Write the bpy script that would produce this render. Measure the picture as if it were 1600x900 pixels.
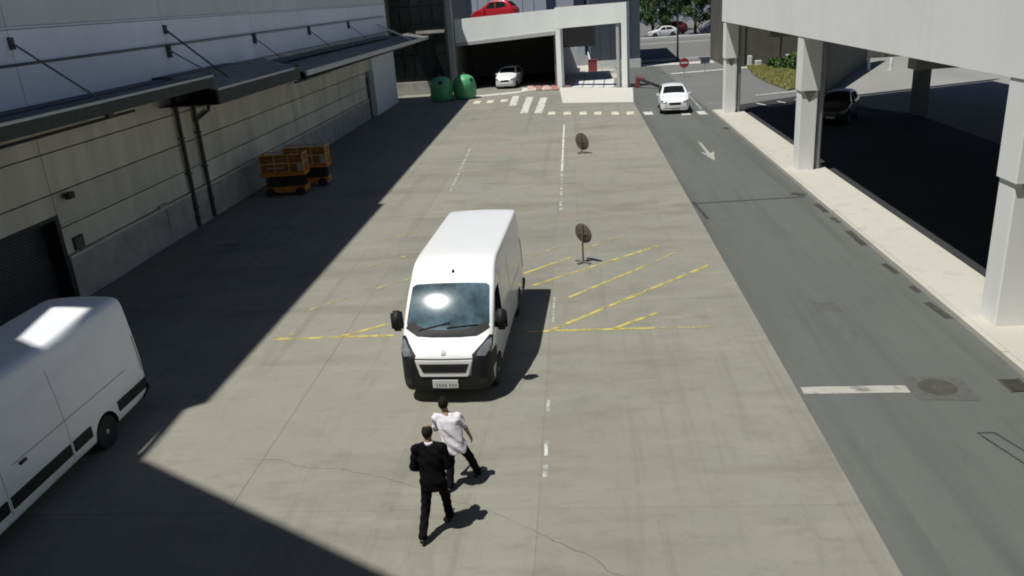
import bpy, bmesh, math, random
import numpy as np
from mathutils import Vector, Matrix, Euler
from mathutils.bvhtree import BVHTree

for o in list(bpy.data.objects):
    bpy.data.objects.remove(o, do_unlink=True)
SC = bpy.context.scene
COL = SC.collection
R = math.radians
random.seed(7)
rng = np.random.default_rng(7)

# ------------------------------------------------------------------ camera
F_PX, CAM_H, ROLL, VP = 1250.0, 8.0, R(4.0), (893.0, -12.0)
cd = bpy.data.cameras.new('camera')
cam = bpy.data.objects.new('camera', cd)
COL.objects.link(cam)
_Y = Vector((VP[0] - 800, 450 - VP[1], F_PX)).normalized()
_h = Vector((math.cos(ROLL), math.sin(ROLL), 0))
_X = (_h - _Y * _h.dot(_Y)).normalized()
_Z = _X.cross(_Y)
if _Z.y < 0:
    _Z = -_Z
cam.matrix_world = Matrix(((_X[0], _X[1], -_X[2], 0), (_Y[0], _Y[1], -_Y[2], 0), (_Z[0], _Z[1], -_Z[2], CAM_H), (0, 0, 0, 1)))
cd.sensor_width = 36.0
cd.lens = 36.0 * F_PX / 1600.0
cd.clip_start = 0.1
cd.clip_end = 3000
SC.camera = cam

# ------------------------------------------------------------------ sky, sun, exposure
SUN_DX, SUN_DY = 0.33, 0.23            # shadow shift per metre of height
sun_vec = Vector((-SUN_DX, -SUN_DY, 1)).normalized()      # towards the sun
SUN_EL = math.asin(sun_vec.z)
w = bpy.data.worlds.new('World')
SC.world = w
w.use_nodes = True
wn = w.node_tree
sky = wn.nodes.new('ShaderNodeTexSky')
sky.sky_type = 'NISHITA'
sky.sun_disc = False
sky.sun_elevation = SUN_EL
sky.sun_rotation = math.atan2(sun_vec.x, sun_vec.y)
sky.altitude = 300
sky.air_density = 0.6
sky.dust_density = 0.1
sky.ozone_density = 2.0
bg = wn.nodes['Background']
wn.links.new(sky.outputs[0], bg.inputs[0])
bg.inputs[1].default_value = 0.06
sd = bpy.data.lights.new('sun', 'SUN')
sd.energy = 4.8
sd.angle = R(0.53)
sd.color = (1.0, 0.98, 0.925)
sun = bpy.data.objects.new('sun', sd)
COL.objects.link(sun)
sun.location = (-20, -14, 60)
sun.rotation_euler = (-sun_vec).to_track_quat('-Z', 'Y').to_euler()
SC.view_settings.view_transform = 'Standard'
SC.view_settings.look = 'None'
SC.view_settings.gamma = 1.0
SC.view_settings.use_curve_mapping = False
SC.view_settings.exposure = 0.0
SC.render.engine = 'CYCLES'
SC.cycles.filter_width = 1.9

# ------------------------------------------------------------------ materials
M = {}
def mat(name, col, rough=0.6, metal=0.0, var=0.12, scale=3.0, bump=0.0, bscale=40.0, spec=0.5, coat=0.0, stretch=(1, 1, 1), tint=None, rnd=0.0, alpha_wear=None, trans=0.0, ao=None):
    m = bpy.data.materials.new(name)
    m.use_nodes = True
    nt = m.node_tree
    N, L = nt.nodes, nt.links
    b = N['Principled BSDF']
    b.inputs['Roughness'].default_value = rough
    b.inputs['Metallic'].default_value = metal
    b.inputs['Specular IOR Level'].default_value = spec
    b.inputs['Coat Weight'].default_value = coat
    b.inputs['Coat Roughness'].default_value = 0.04
    tc = N.new('ShaderNodeTexCoord')
    mp = N.new('ShaderNodeMapping')
    mp.inputs['Scale'].default_value = stretch
    L.new(tc.outputs['Object'], mp.inputs['Vector'])
    c = (col[0], col[1], col[2], 1)
    n1 = N.new('ShaderNodeTexNoise')
    n1.inputs['Scale'].default_value = scale
    n1.inputs['Detail'].default_value = 6
    n1.inputs['Roughness'].default_value = 0.62
    L.new(mp.outputs[0], n1.inputs['Vector'])
    cr = N.new('ShaderNodeValToRGB')
    cr.color_ramp.elements[0].position = 0.3
    cr.color_ramp.elements[1].position = 0.72
    t = tint or col
    cr.color_ramp.elements[0].color = (t[0] * (1 - var), t[1] * (1 - var), t[2] * (1 - var), 1)
    cr.color_ramp.elements[1].color = (min(1, col[0] * (1 + var)), min(1, col[1] * (1 + var)), min(1, col[2] * (1 + var)), 1)
    L.new(n1.outputs['Fac'], cr.inputs[0])
    out = cr.outputs[0]
    if rnd > 0:
        oi = N.new('ShaderNodeObjectInfo')
        mr = N.new('ShaderNodeMapRange')
        mr.inputs['To Min'].default_value = 1 - rnd
        mr.inputs['To Max'].default_value = 1 + rnd
        L.new(oi.outputs['Random'], mr.inputs[0])
        mx = N.new('ShaderNodeVectorMath')
        mx.operation = 'SCALE'
        L.new(out, mx.inputs[0])
        L.new(mr.outputs[0], mx.inputs['Scale'])
        out = mx.outputs[0]
    L.new(out, b.inputs['Base Color'])
    if bump > 0:
        n2 = N.new('ShaderNodeTexNoise')
        n2.inputs['Scale'].default_value = bscale
        n2.inputs['Detail'].default_value = 5
        L.new(mp.outputs[0], n2.inputs['Vector'])
        bp = N.new('ShaderNodeBump')
        bp.inputs['Strength'].default_value = bump
        bp.inputs['Distance'].default_value = 0.02
        L.new(n2.outputs['Fac'], bp.inputs['Height'])
        L.new(bp.outputs[0], b.inputs['Normal'])
    if alpha_wear is not None:
        n3 = N.new('ShaderNodeTexNoise')
        n3.inputs['Scale'].default_value = 2.2
        n3.inputs['Detail'].default_value = 9
        n3.inputs['Roughness'].default_value = 0.72
        L.new(tc.outputs['Object'], n3.inputs['Vector'])
        r3 = N.new('ShaderNodeMapRange')
        r3.inputs['From Min'].default_value = alpha_wear - 0.09
        r3.inputs['From Max'].default_value = alpha_wear + 0.09
        L.new(n3.outputs['Fac'], r3.inputs[0])
        L.new(r3.outputs[0], b.inputs['Alpha'])
    if trans > 0:
        b.inputs['Transmission Weight'].default_value = trans
    M[name] = m
    return m

def ground_mat(name, layers, base, rough=0.85, bump=0.25, bscale=60, rnd=0.0, cracks=0.0):
    """layers: list of (scale, stretch, lo, hi, colour, amount) blended over base in world-aligned object space"""
    m = bpy.data.materials.new(name)
    m.use_nodes = True
    nt = m.node_tree
    N, L = nt.nodes, nt.links
    b = N['Principled BSDF']
    b.inputs['Roughness'].default_value = rough
    b.inputs['Specular IOR Level'].default_value = 0.3
    geo = N.new('ShaderNodeNewGeometry')
    cur = N.new('ShaderNodeRGB')
    cur.outputs[0].default_value = (*base, 1)
    out = cur.outputs[0]
    for i, (sc, st, lo, hi, colr, amt) in enumerate(layers):
        mp = N.new('ShaderNodeMapping')
        mp.inputs['Scale'].default_value = st
        mp.inputs['Location'].default_value = (i * 17.3, i * 5.1, i * 3.7)
        L.new(geo.outputs['Position'], mp.inputs['Vector'])
        n = N.new('ShaderNodeTexNoise')
        n.inputs['Scale'].default_value = sc
        n.inputs['Detail'].default_value = 7
        n.inputs['Roughness'].default_value = 0.65
        n.inputs['Distortion'].default_value = 0.4
        L.new(mp.outputs[0], n.inputs['Vector'])
        mr = N.new('ShaderNodeMapRange')
        mr.inputs['From Min'].default_value = lo
        mr.inputs['From Max'].default_value = hi
        mr.inputs['To Max'].default_value = amt
        L.new(n.outputs['Fac'], mr.inputs[0])
        mx = N.new('ShaderNodeMix')
        mx.data_type = 'RGBA'
        L.new(mr.outputs[0], mx.inputs['Factor'])
        L.new(out, mx.inputs['A'])
        mx.inputs['B'].default_value = (*colr, 1)
        out = mx.outputs['Result']
    if cracks > 0:
        vo = N.new('ShaderNodeTexVoronoi')
        vo.feature = 'DISTANCE_TO_EDGE'
        vo.inputs['Scale'].default_value = 0.22
        nz = N.new('ShaderNodeTexNoise')
        nz.inputs['Scale'].default_value = 1.3
        nz.inputs['Detail'].default_value = 6
        L.new(geo.outputs['Position'], nz.inputs['Vector'])
        ad = N.new('ShaderNodeVectorMath')
        ad.operation = 'MULTIPLY_ADD'
        ad.inputs[1].default_value = (1.1, 1.1, 0)
        L.new(nz.outputs['Color'], ad.inputs[0])
        L.new(geo.outputs['Position'], ad.inputs[2])
        L.new(ad.outputs[0], vo.inputs['Vector'])
        mr = N.new('ShaderNodeMapRange')
        mr.inputs['From Min'].default_value = 0.001
        mr.inputs['From Max'].default_value = 0.006
        mr.inputs['To Min'].default_value = cracks
        mr.inputs['To Max'].default_value = 0.0
        L.new(vo.outputs['Distance'], mr.inputs[0])
        mx = N.new('ShaderNodeMix')
        mx.data_type = 'RGBA'
        L.new(mr.outputs[0], mx.inputs['Factor'])
        L.new(out, mx.inputs['A'])
        mx.inputs['B'].default_value = (0.09, 0.085, 0.075, 1)
        out = mx.outputs['Result']
    if rnd > 0:
        oi = N.new('ShaderNodeObjectInfo')
        mr = N.new('ShaderNodeMapRange')
        mr.inputs['To Min'].default_value = 1 - rnd
        mr.inputs['To Max'].default_value = 1 + rnd
        L.new(oi.outputs['Random'], mr.inputs[0])
        mx = N.new('ShaderNodeVectorMath')
        mx.operation = 'SCALE'
        L.new(out, mx.inputs[0])
        L.new(mr.outputs[0], mx.inputs['Scale'])
        out = mx.outputs[0]
    L.new(out, b.inputs['Base Color'])
    n2 = N.new('ShaderNodeTexNoise')
    n2.inputs['Scale'].default_value = bscale
    n2.inputs['Detail'].default_value = 4
    L.new(geo.outputs['Position'], n2.inputs['Vector'])
    bp = N.new('ShaderNodeBump')
    bp.inputs['Strength'].default_value = bump
    bp.inputs['Distance'].default_value = 0.01
    L.new(n2.outputs['Fac'], bp.inputs['Height'])
    L.new(bp.outputs[0], b.inputs['Normal'])
    M[name] = m
    return m

ground_mat('concrete_yard', [
    (0.07, (1, 0.7, 1), 0.42, 0.60, (0.210, 0.211, 0.180), 0.9),
    (0.22, (1, 1.3, 1), 0.50, 0.66, (0.235, 0.198, 0.162), 0.65),
    (0.33, (0.6, 1.6, 1), 0.50, 0.68, (0.145, 0.135, 0.105), 0.65),
    (0.9, (1.8, 0.07, 1), 0.55, 0.68, (0.14, 0.132, 0.108), 0.45),
    (0.8, (0.4, 1.7, 1), 0.52, 0.70, (0.275, 0.262, 0.215), 0.6),
    (1.1, (1.4, 0.5, 1), 0.56, 0.70, (0.17, 0.172, 0.145), 0.55),
    (2.6, (0.5, 1.4, 1), 0.55, 0.72, (0.16, 0.152, 0.125), 0.5),
    (0.7, (1, 1, 1), 0.685, 0.74, (0.085, 0.082, 0.072), 0.6),
    (9.0, (1, 1, 1), 0.58, 0.78, (0.12, 0.116, 0.10), 0.5),
    (40., (1, 1, 1), 0.45, 0.75, (0.26, 0.248, 0.208), 0.4)], (0.238, 0.230, 0.190), bump=0.25, rnd=0.06, cracks=0.06)
ground_mat('asphalt_road', [
    (0.12, (2.0, 0.5, 1), 0.42, 0.64, (0.125, 0.132, 0.122), 0.85),
    (0.5, (2.6, 0.12, 1), 0.50, 0.68, (0.080, 0.085, 0.080), 0.7),
    (1.6, (1.0, 0.6, 1), 0.58, 0.72, (0.078, 0.08, 0.075), 0.5),
    (0.9, (1, 1, 1), 0.69, 0.73, (0.05, 0.05, 0.048), 0.6),
    (3.0, (1, 1, 1), 0.55, 0.78, (0.13, 0.13, 0.12), 0.35),
    (60., (1, 1, 1), 0.45, 0.7, (0.06, 0.06, 0.058), 0.4)], (0.108, 0.114, 0.106), bump=0.35, bscale=120)
ground_mat('asphalt_far', [
    (0.08, (1, 1, 1), 0.42, 0.68, (0.17, 0.17, 0.165), 0.7),
    (1.2, (1, 1, 1), 0.5, 0.78, (0.12, 0.12, 0.118), 0.4)], (0.145, 0.147, 0.142), bump=0.2)
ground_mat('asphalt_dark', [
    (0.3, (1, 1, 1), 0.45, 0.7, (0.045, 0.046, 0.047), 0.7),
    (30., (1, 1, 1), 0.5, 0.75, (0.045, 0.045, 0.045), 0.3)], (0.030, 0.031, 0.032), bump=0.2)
ground_mat('pavement', [
    (0.25, (1, 0.5, 1), 0.42, 0.7, (0.40, 0.375, 0.32), 0.7),
    (1.6, (1, 1, 1), 0.55, 0.75, (0.30, 0.28, 0.235), 0.5),
    (8.0, (1, 1, 1), 0.6, 0.8, (0.24, 0.22, 0.19), 0.4)], (0.46, 0.44, 0.385), bump=0.2, rnd=0.05)
ground_mat('lot_grey', [(0.12, (1, 0.4, 1), 0.4, 0.7, (0.20, 0.20, 0.19), 0.8)], (0.26, 0.258, 0.245), bump=0.15)
ground_mat('beige_paving', [
    (0.6, (1, 1, 1), 0.45, 0.7, (0.50, 0.475, 0.42), 0.6)], (0.56, 0.545, 0.49), bump=0.15, rnd=0.04)
ground_mat('soil', [
    (0.5, (1, 1, 1), 0.4, 0.7, (0.10, 0.12, 0.04), 0.8)], (0.16, 0.15, 0.07), bump=0.4, bscale=20)
ground_mat('joint_filler', [(2.0, (1, 1, 1), 0.4, 0.7, (0.17, 0.16, 0.135), 0.7)], (0.20, 0.19, 0.165))

mat('van_white', (0.80, 0.80, 0.79), rough=0.28, var=0.02, coat=0.6)
mat('van_white_dusty', (0.84, 0.86, 0.89), rough=0.38, var=0.05, scale=1.5, coat=0.3)
mat('black_plastic', (0.013, 0.0135, 0.014), rough=0.6, spec=0.3, var=0.2, scale=8)
mat('gloss_black', (0.012, 0.012, 0.013), rough=0.2, var=0.2)
mat('rubber', (0.018, 0.018, 0.018), rough=0.8, var=0.2, scale=10, bump=0.2)
mat('rim_steel', (0.42, 0.43, 0.44), rough=0.4, metal=0.6, var=0.1)
mat('chrome', (0.72, 0.73, 0.74), rough=0.22, metal=0.8, var=0.05)
mat('headlamp', (0.15, 0.165, 0.17), rough=0.12, var=0.4, scale=9, coat=1.0)
mat('tail_red', (0.30, 0.012, 0.012), rough=0.25, var=0.2, coat=0.6)
mat('windscreen', (0.075, 0.125, 0.15), rough=0.125, var=0.7, scale=1.6, spec=0.6)  # uneven tint paints broken reflections into the glass
mat('side_glass', (0.012, 0.016, 0.018), rough=0.3, var=0.3, spec=0.0)
mat('plate_white', (0.62, 0.63, 0.60), rough=0.45, var=0.04)
mat('plate_ink', (0.28, 0.28, 0.28), rough=0.5)
mat('seam_dark', (0.06, 0.06, 0.062), rough=0.7)
mat('seam_soft', (0.38, 0.385, 0.39), rough=0.6)
mat('skin', (0.30, 0.175, 0.125), rough=0.5, var=0.1, scale=12)
mat('hair_dark', (0.014, 0.011, 0.010), rough=0.8, spec=0.1, var=0.3, scale=40, bump=0.4, bscale=80)
mat('hair_grey', (0.022, 0.019, 0.017), rough=0.8, spec=0.1, var=0.3, scale=40, bump=0.4, bscale=80)
mat('suit_black', (0.006, 0.006, 0.007), rough=0.95, spec=0.05, var=0.3, scale=6, bump=0.35, bscale=14)
mat('trouser_black', (0.008, 0.008, 0.010), rough=0.95, spec=0.05, var=0.3, scale=6, bump=0.35, bscale=14)
mat('shirt_white', (0.66, 0.64, 0.68), rough=0.8, var=0.06, scale=6, bump=0.6, bscale=9)
mat('shoe', (0.012, 0.011, 0.010), rough=0.35, var=0.2)
mat('panel_white', (0.84, 0.86, 0.89), rough=0.6, var=0.05, scale=0.7, stretch=(1, 1, 0.3), rnd=0.05)
mat('panel_cream', (0.70, 0.69, 0.66), rough=0.6, var=0.07, scale=0.6, stretch=(1, 1, 0.3), rnd=0.04)
mat('panel_beige', (0.60, 0.57, 0.46), rough=0.7, var=0.2, scale=0.9, stretch=(1, 1, 0.25), rnd=0.07, bump=0.1)
mat('plinth_grey', (0.36, 0.35, 0.31), rough=0.8, var=0.22, scale=1.4, bump=0.3, bscale=12)
mat('pilaster_white', (0.74, 0.78, 0.82), rough=0.6, var=0.06)
mat('backing', (0.16, 0.155, 0.13), rough=0.9)
mat('roller_grey', (0.035, 0.04, 0.045), rough=0.55, var=0.15)
mat('door_frame_dark', (0.018, 0.018, 0.018), rough=0.6)
mat('gutter_navy', (0.02, 0.03, 0.06), rough=0.55, var=0.2)
mat('canopy_grey', (0.16, 0.165, 0.16), rough=0.6, var=0.25, scale=1.2, bump=0.15)
mat('canopy_edge', (0.52, 0.53, 0.50), rough=0.5, var=0.1)
mat('canopy_dark', (0.045, 0.05, 0.042), rough=0.7, var=0.25)
mat('pipe_dark', (0.04, 0.042, 0.038), rough=0.6, var=0.2)
mat('steel_grey', (0.20, 0.21, 0.21), rough=0.5, metal=0.3, var=0.15)
mat('cable_dark', (0.055, 0.06, 0.065), rough=0.6)
mat('deck_white', (0.82, 0.835, 0.82), rough=0.75, var=0.035, scale=0.35, stretch=(1, 1.0, 0.4), bump=0.06, rnd=0.02)
mat('column_white', (0.80, 0.81, 0.785), rough=0.75, var=0.13, scale=1.8, stretch=(1, 1, 0.25), bump=0.1)
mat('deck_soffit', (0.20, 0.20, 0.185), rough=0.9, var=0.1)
mat('ramp_dark', (0.10, 0.095, 0.075), rough=0.85, var=0.15, scale=0.7)
mat('garage_white', (0.80, 0.82, 0.79), rough=0.7, var=0.05, scale=0.6, stretch=(1, 1, 0.3))
mat('garage_trim', (0.42, 0.43, 0.42), rough=0.7)
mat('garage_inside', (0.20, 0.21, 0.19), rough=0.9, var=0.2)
mat('post_grey', (0.34, 0.35, 0.345), rough=0.6, var=0.1)
mat('slate_blue', (0.06, 0.078, 0.095), rough=0.5, var=0.1, scale=0.5)
mat('dark_glass', (0.012, 0.015, 0.014), rough=0.12, var=0.4, scale=0.6)
mat('dark_frame', (0.03, 0.035, 0.03), rough=0.5)
mat('pale_blue_wall', (0.42, 0.46, 0.52), rough=0.7, var=0.06)
mat('navy_panel', (0.03, 0.045, 0.08), rough=0.5)
mat('retaining', (0.40, 0.40, 0.375), rough=0.85, var=0.12, scale=0.6)
mat('coping', (0.60, 0.61, 0.60), rough=0.8, var=0.08)
mat('paint_white', (0.56, 0.56, 0.52), rough=0.7, var=0.1, scale=5, alpha_wear=0.40)
mat('paint_white_faint', (0.42, 0.42, 0.385), rough=0.8, var=0.1, scale=5, alpha_wear=0.49)
mat('paint_beige', (0.36, 0.35, 0.31), rough=0.7, var=0.08, scale=5, alpha_wear=0.40)
mat('paint_cream', (0.60, 0.58, 0.46), rough=0.7, var=0.08, scale=5, alpha_wear=0.40)
mat('paint_yellow', (0.48, 0.41, 0.11), rough=0.75, var=0.15, scale=5, alpha_wear=0.46)
mat('paint_yellow_faint', (0.37, 0.33, 0.17), rough=0.8, var=0.15, scale=5, alpha_wear=0.50)
mat('tar', (0.045, 0.045, 0.043), rough=0.7, var=0.3, alpha_wear=0.42)
mat('tar_and_shadow', (0.15, 0.145, 0.125), rough=0.7, var=0.3)  # crack tar; also paints the shadow patches on the far road
mat('patch_grey', (0.085, 0.087, 0.082), rough=0.85, var=0.2, scale=6)
mat('iron', (0.085, 0.082, 0.074), rough=0.6, var=0.3, metal=0.3)
mat('lift_orange', (0.50, 0.19, 0.02), rough=0.5, var=0.25, scale=3)
mat('lift_yellow', (0.62, 0.34, 0.07), rough=0.5, var=0.25, scale=3)
mat('lift_brown', (0.24, 0.095, 0.02), rough=0.6, var=0.3, scale=4)
mat('lift_dark', (0.03, 0.025, 0.02), rough=0.6, var=0.2)
mat('lift_pale', (0.40, 0.33, 0.24), rough=0.6, var=0.2)
mat('bin_green', (0.09, 0.36, 0.16), rough=0.5, var=0.15, scale=2)
mat('bin_green_dark', (0.02, 0.13, 0.06), rough=0.5, var=0.15, scale=2)
mat('sign_back', (0.12, 0.105, 0.085), rough=0.55, var=0.25, scale=5)
mat('sign_rim', (0.20, 0.19, 0.17), rough=0.5, metal=0.3)
mat('sign_red', (0.30, 0.03, 0.04), rough=0.4)
mat('sign_white', (0.72, 0.72, 0.72), rough=0.4)
mat('car_white', (0.76, 0.77, 0.78), rough=0.25, var=0.02, coat=0.7)
mat('car_red', (0.42, 0.012, 0.02), rough=0.25, var=0.05, coat=0.7)
mat('car_black', (0.012, 0.013, 0.015), rough=0.22, var=0.1, coat=0.7)
mat('car_navy', (0.03, 0.036, 0.07), rough=0.25, var=0.1, coat=0.7)
mat('car_silver', (0.45, 0.46, 0.48), rough=0.3, metal=0.4, var=0.05, coat=0.5)
mat('car_maroon', (0.22, 0.05, 0.05), rough=0.3, var=0.1, coat=0.5)
mat('bark', (0.10, 0.075, 0.05), rough=0.9, var=0.3, scale=8, bump=0.5)
mat('leaf_a', (0.055, 0.115, 0.025), rough=0.6, var=0.35, scale=2.0)
mat('leaf_b', (0.085, 0.15, 0.035), rough=0.6, var=0.35, scale=2.0)
mat('leaf_c', (0.03, 0.07, 0.02), rough=0.6, var=0.35, scale=2.0)
mat('grass', (0.30, 0.30, 0.10), rough=0.8, var=0.3, scale=1.0)
mat('paper', (0.30, 0.28, 0.22), rough=0.8)
mat('paving_red', (0.34, 0.15, 0.13), rough=0.8, var=0.15, scale=3)
mat('rail_red', (0.24, 0.05, 0.05), rough=0.5, var=0.1)
mat('rail_pink', (0.52, 0.36, 0.35), rough=0.6, var=0.1)
mat('rail_white', (0.62, 0.62, 0.63), rough=0.6, var=0.06)
mat('facade_office', (0.40, 0.39, 0.36), rough=0.8, var=0.1)

STREAKS = [(0.9, (1, 1, 0.10), 0.56, 0.72, (0.52, 0.525, 0.50), 0.15), (2.6, (1, 1, 0.05), 0.60, 0.74, (0.40, 0.40, 0.37), 0.14), (0.3, (1, 1, 1), 0.45, 0.7, (0.74, 0.75, 0.73), 0.6), (7.0, (1, 1, 1), 0.66, 0.76, (0.42, 0.41, 0.37), 0.35)]
ground_mat('deck_white', STREAKS, (0.83, 0.84, 0.82), rough=0.75, bump=0.12, bscale=25)
ground_mat('column_white', STREAKS, (0.81, 0.82, 0.795), rough=0.75, bump=0.18, bscale=25)

# ------------------------------------------------------------------ mesh helpers
class MB:
    def __init__(self):
        self.v, self.f, self.m = [], [], []
    def add(self, vs, fs, mi=0):
        n = len(self.v)
        self.v += [tuple(p) for p in vs]
        self.f += [tuple(i + n for i in f) for f in fs]
        self.m += [mi] * len(fs)
        return self
    def box(self, x0, x1, y0, y1, z0, z1, mi=0, mtx=None):
        vs = [(x, y, z) for z in (z0, z1) for y in (y0, y1) for x in (x0, x1)]
        if mtx is not None:
            vs = [mtx @ Vector(p) for p in vs]
        return self.add(vs, [(0, 2, 3, 1), (4, 5, 7, 6), (0, 1, 5, 4), (2, 6, 7, 3), (0, 4, 6, 2), (1, 3, 7, 5)], mi)
    def prism(self, poly, z0, z1, mi=0):
        """poly: ccw (x, y); z0/z1 number or list per vertex"""
        n = len(poly)
        a = z0 if isinstance(z0, (list, tuple)) else [z0] * n
        b = z1 if isinstance(z1, (list, tuple)) else [z1] * n
        vs = [(p[0], p[1], a[i]) for i, p in enumerate(poly)] + [(p[0], p[1], b[i]) for i, p in enumerate(poly)]
        fs = [tuple(range(n - 1, -1, -1)), tuple(range(n, 2 * n))] + [(i, (i + 1) % n, n + (i + 1) % n, n + i) for i in range(n)]
        return self.add(vs, fs, mi)
    def bar(self, a, b, w, h=None, mi=0, up=(0, 0, 1)):
        a, b = Vector(a), Vector(b)
        h = h or w
        d = (b - a).normalized()
        u = Vector(up)
        if abs(d.dot(u)) > 0.98:
            u = Vector((0, 1, 0))
        s = d.cross(u).normalized()
        t = s.cross(d)
        vs = [p + s * (i * w / 2) + t * (j * h / 2) for p in (a, b) for i, j in ((-1, -1), (1, -1), (1, 1), (-1, 1))]
        return self.add(vs, [(3, 2, 1, 0), (4, 5, 6, 7), (0, 1, 5, 4), (1, 2, 6, 5), (2, 3, 7, 6), (3, 0, 4, 7)], mi)
    def tube(self, pts, r, n=8, mi=0):
        pts = [Vector(p) for p in pts]
        rs = r if isinstance(r, (list, tuple)) else [r] * len(pts)
        rings = []
        prev = None
        for i, p in enumerate(pts):
            d = (pts[min(i + 1, len(pts) - 1)] - pts[max(i - 1, 0)]).normalized()
            u = prev if prev is not None else (Vector((0, 0, 1)) if abs(d.z) < 0.9 else Vector((1, 0, 0)))
            s = d.cross(u).normalized()
            t = s.cross(d).normalized()
            prev = t
            rings.append([p + (s * math.cos(2 * math.pi * k / n) + t * math.sin(2 * math.pi * k / n)) * rs[i] for k in range(n)])
        vs = [q for ring in rings for q in ring]
        fs = []
        for i in range(len(pts) - 1):
            for k in range(n):
                fs.append((i * n + k, i * n + (k + 1) % n, (i + 1) * n + (k + 1) % n, (i + 1) * n + k))
        fs.append(tuple(range(n - 1, -1, -1)))
        fs.append(tuple((len(pts) - 1) * n + k for k in range(n)))
        return self.add(vs, fs, mi)
    def lathe(self, prof, n=24, axis='z', c=(0, 0, 0), mi=0, sx=1.0, sy=1.0):
        """prof: (r, h) along axis"""
        vs = []
        for r, h in prof:
            for k in range(n):
                a = 2 * math.pi * k / n
                p = (r * math.cos(a) * sx, r * math.sin(a) * sy, h)
                if axis == 'x':
                    p = (p[2], p[0], p[1])
                elif axis == 'y':
                    p = (p[0], p[2], p[1])
                vs.append((p[0] + c[0], p[1] + c[1], p[2] + c[2]))
        fs = []
        for i in range(len(prof) - 1):
            for k in range(n):
                fs.append((i * n + k, i * n + (k + 1) % n, (i + 1) * n + (k + 1) % n, (i + 1) * n + k))
        fs.append(tuple(range(n - 1, -1, -1)))
        fs.append(tuple((len(prof) - 1) * n + k for k in range(n)))
        return self.add(vs, fs, mi)
    def build(self, name, mats, parent=None, smooth=False, bevel=0.0, fix=True):
        me = bpy.data.meshes.new(name)
        me.from_pydata(self.v, [], self.f)
        for k in (mats if isinstance(mats, (list, tuple)) else [mats]):
            me.materials.append(M[k])
        if any(self.m):
            me.polygons.foreach_set('material_index', self.m)
        if fix:
            bm = bmesh.new()
            bm.from_mesh(me)
            bmesh.ops.recalc_face_normals(bm, faces=bm.faces)
            bm.to_mesh(me)
            bm.free()
        if smooth:
            me.polygons.foreach_set('use_smooth', [True] * len(me.polygons))
            try:
                me.set_sharp_from_angle(angle=R(38))
            except Exception:
                pass
        o = bpy.data.objects.new(name, me)
        COL.objects.link(o)
        if parent is not None:
            o.parent = parent
        if bevel > 0:
            bv = o.modifiers.new('bevel', 'BEVEL')
            bv.width = bevel
            bv.segments = 2
            bv.limit_method = 'ANGLE'
        return o

def tag(o, label=None, cat=None, group=None, kind=None):
    if label: o['label'] = label
    if cat: o['category'] = cat
    if group: o['group'] = group
    if kind: o['kind'] = kind
    return o

def thing(name, label, cat, loc=(0, 0, 0), rz=0.0, group=None):
    o = bpy.data.objects.new(name, None)
    o.empty_display_size = 0.2
    COL.objects.link(o)
    o.location = loc
    o.rotation_euler = (0, 0, rz)
    return tag(o, label, cat, group)

def box(name, m, parent, x0, x1, y0, y1, z0, z1, bevel=0.0):
    return MB().box(x0, x1, y0, y1, z0, z1).build(name, m, parent, bevel=bevel)

def copy_tree(o, parent=None):
    c = o.copy()
    COL.objects.link(c)
    c.parent = parent
    for ch in o.children:
        copy_tree(ch, c)
    return c

def obj_from_mesh(name, me, parent=None):
    o = bpy.data.objects.new(name, me)
    COL.objects.link(o)
    if parent is not None:
        o.parent = parent
    return o

def anchor(root):
    """children were modelled in world coordinates: shift them under the root"""
    for ch in root.children:
        ch.location = -Vector(root.location)

def structure(name, mb, m, **k):
    return tag(mb.build(name, m, **k), kind='structure')

# ================================================================== the ground
structure('ground', MB().box(-1500, 1500, -600, 1900, -0.6, -0.03), 'asphalt_far')

# concrete yard: slabs with open joints over a filler bed
yard = structure('yard', MB().box(-16.2, 4.33, -16, 80, -0.2, -0.005), 'joint_filler')
XJ = [-15.75, -11.3, -6.22, -0.87, 4.33]
YJ = [-16, -6, 4, 11.2, 20.6, 30.2, 40, 50, 60.2, 70, 80]
for i in range(len(XJ) - 1):
    for j in range(len(YJ) - 1):
        g1 = 0.005
        g2 = 0.003
        if j >= 9 and i >= 1:
            pass
        mbx = MB()
        dz = random.uniform(-0.002, 0.002)
        mbx.box(XJ[i] + g1, XJ[i + 1] - (g1 if i < 3 else 0), YJ[j] + g2, YJ[j + 1] - g2, -0.0049, dz)
        mbx.build('concrete_slab', 'concrete_yard', yard)

def strip(name, m, parent, a, b, wd, z=0.006):
    """painted stripe on the ground from a to b"""
    a, b = Vector((a[0], a[1], 0)), Vector((b[0], b[1], 0))
    d = (b - a).normalized()
    s = Vector((-d.y, d.x, 0)) * (wd / 2)
    n = max(2, int((b - a).length / 0.5))
    vs, fs = [], []
    for i in range(n + 1):
        p = a.lerp(b, i / n)
        j1, j2 = random.uniform(0.88, 1.06), random.uniform(0.88, 1.06)
        vs += [(p.x + s.x * j1, p.y + s.y * j1, z), (p.x - s.x * j2, p.y - s.y * j2, z)]
        if i:
            fs.append((2 * i - 2, 2 * i - 1, 2 * i + 1, 2 * i))
    mbx = MB()
    mbx.add(vs, fs)
    return mbx.build(name, m, parent)

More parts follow.
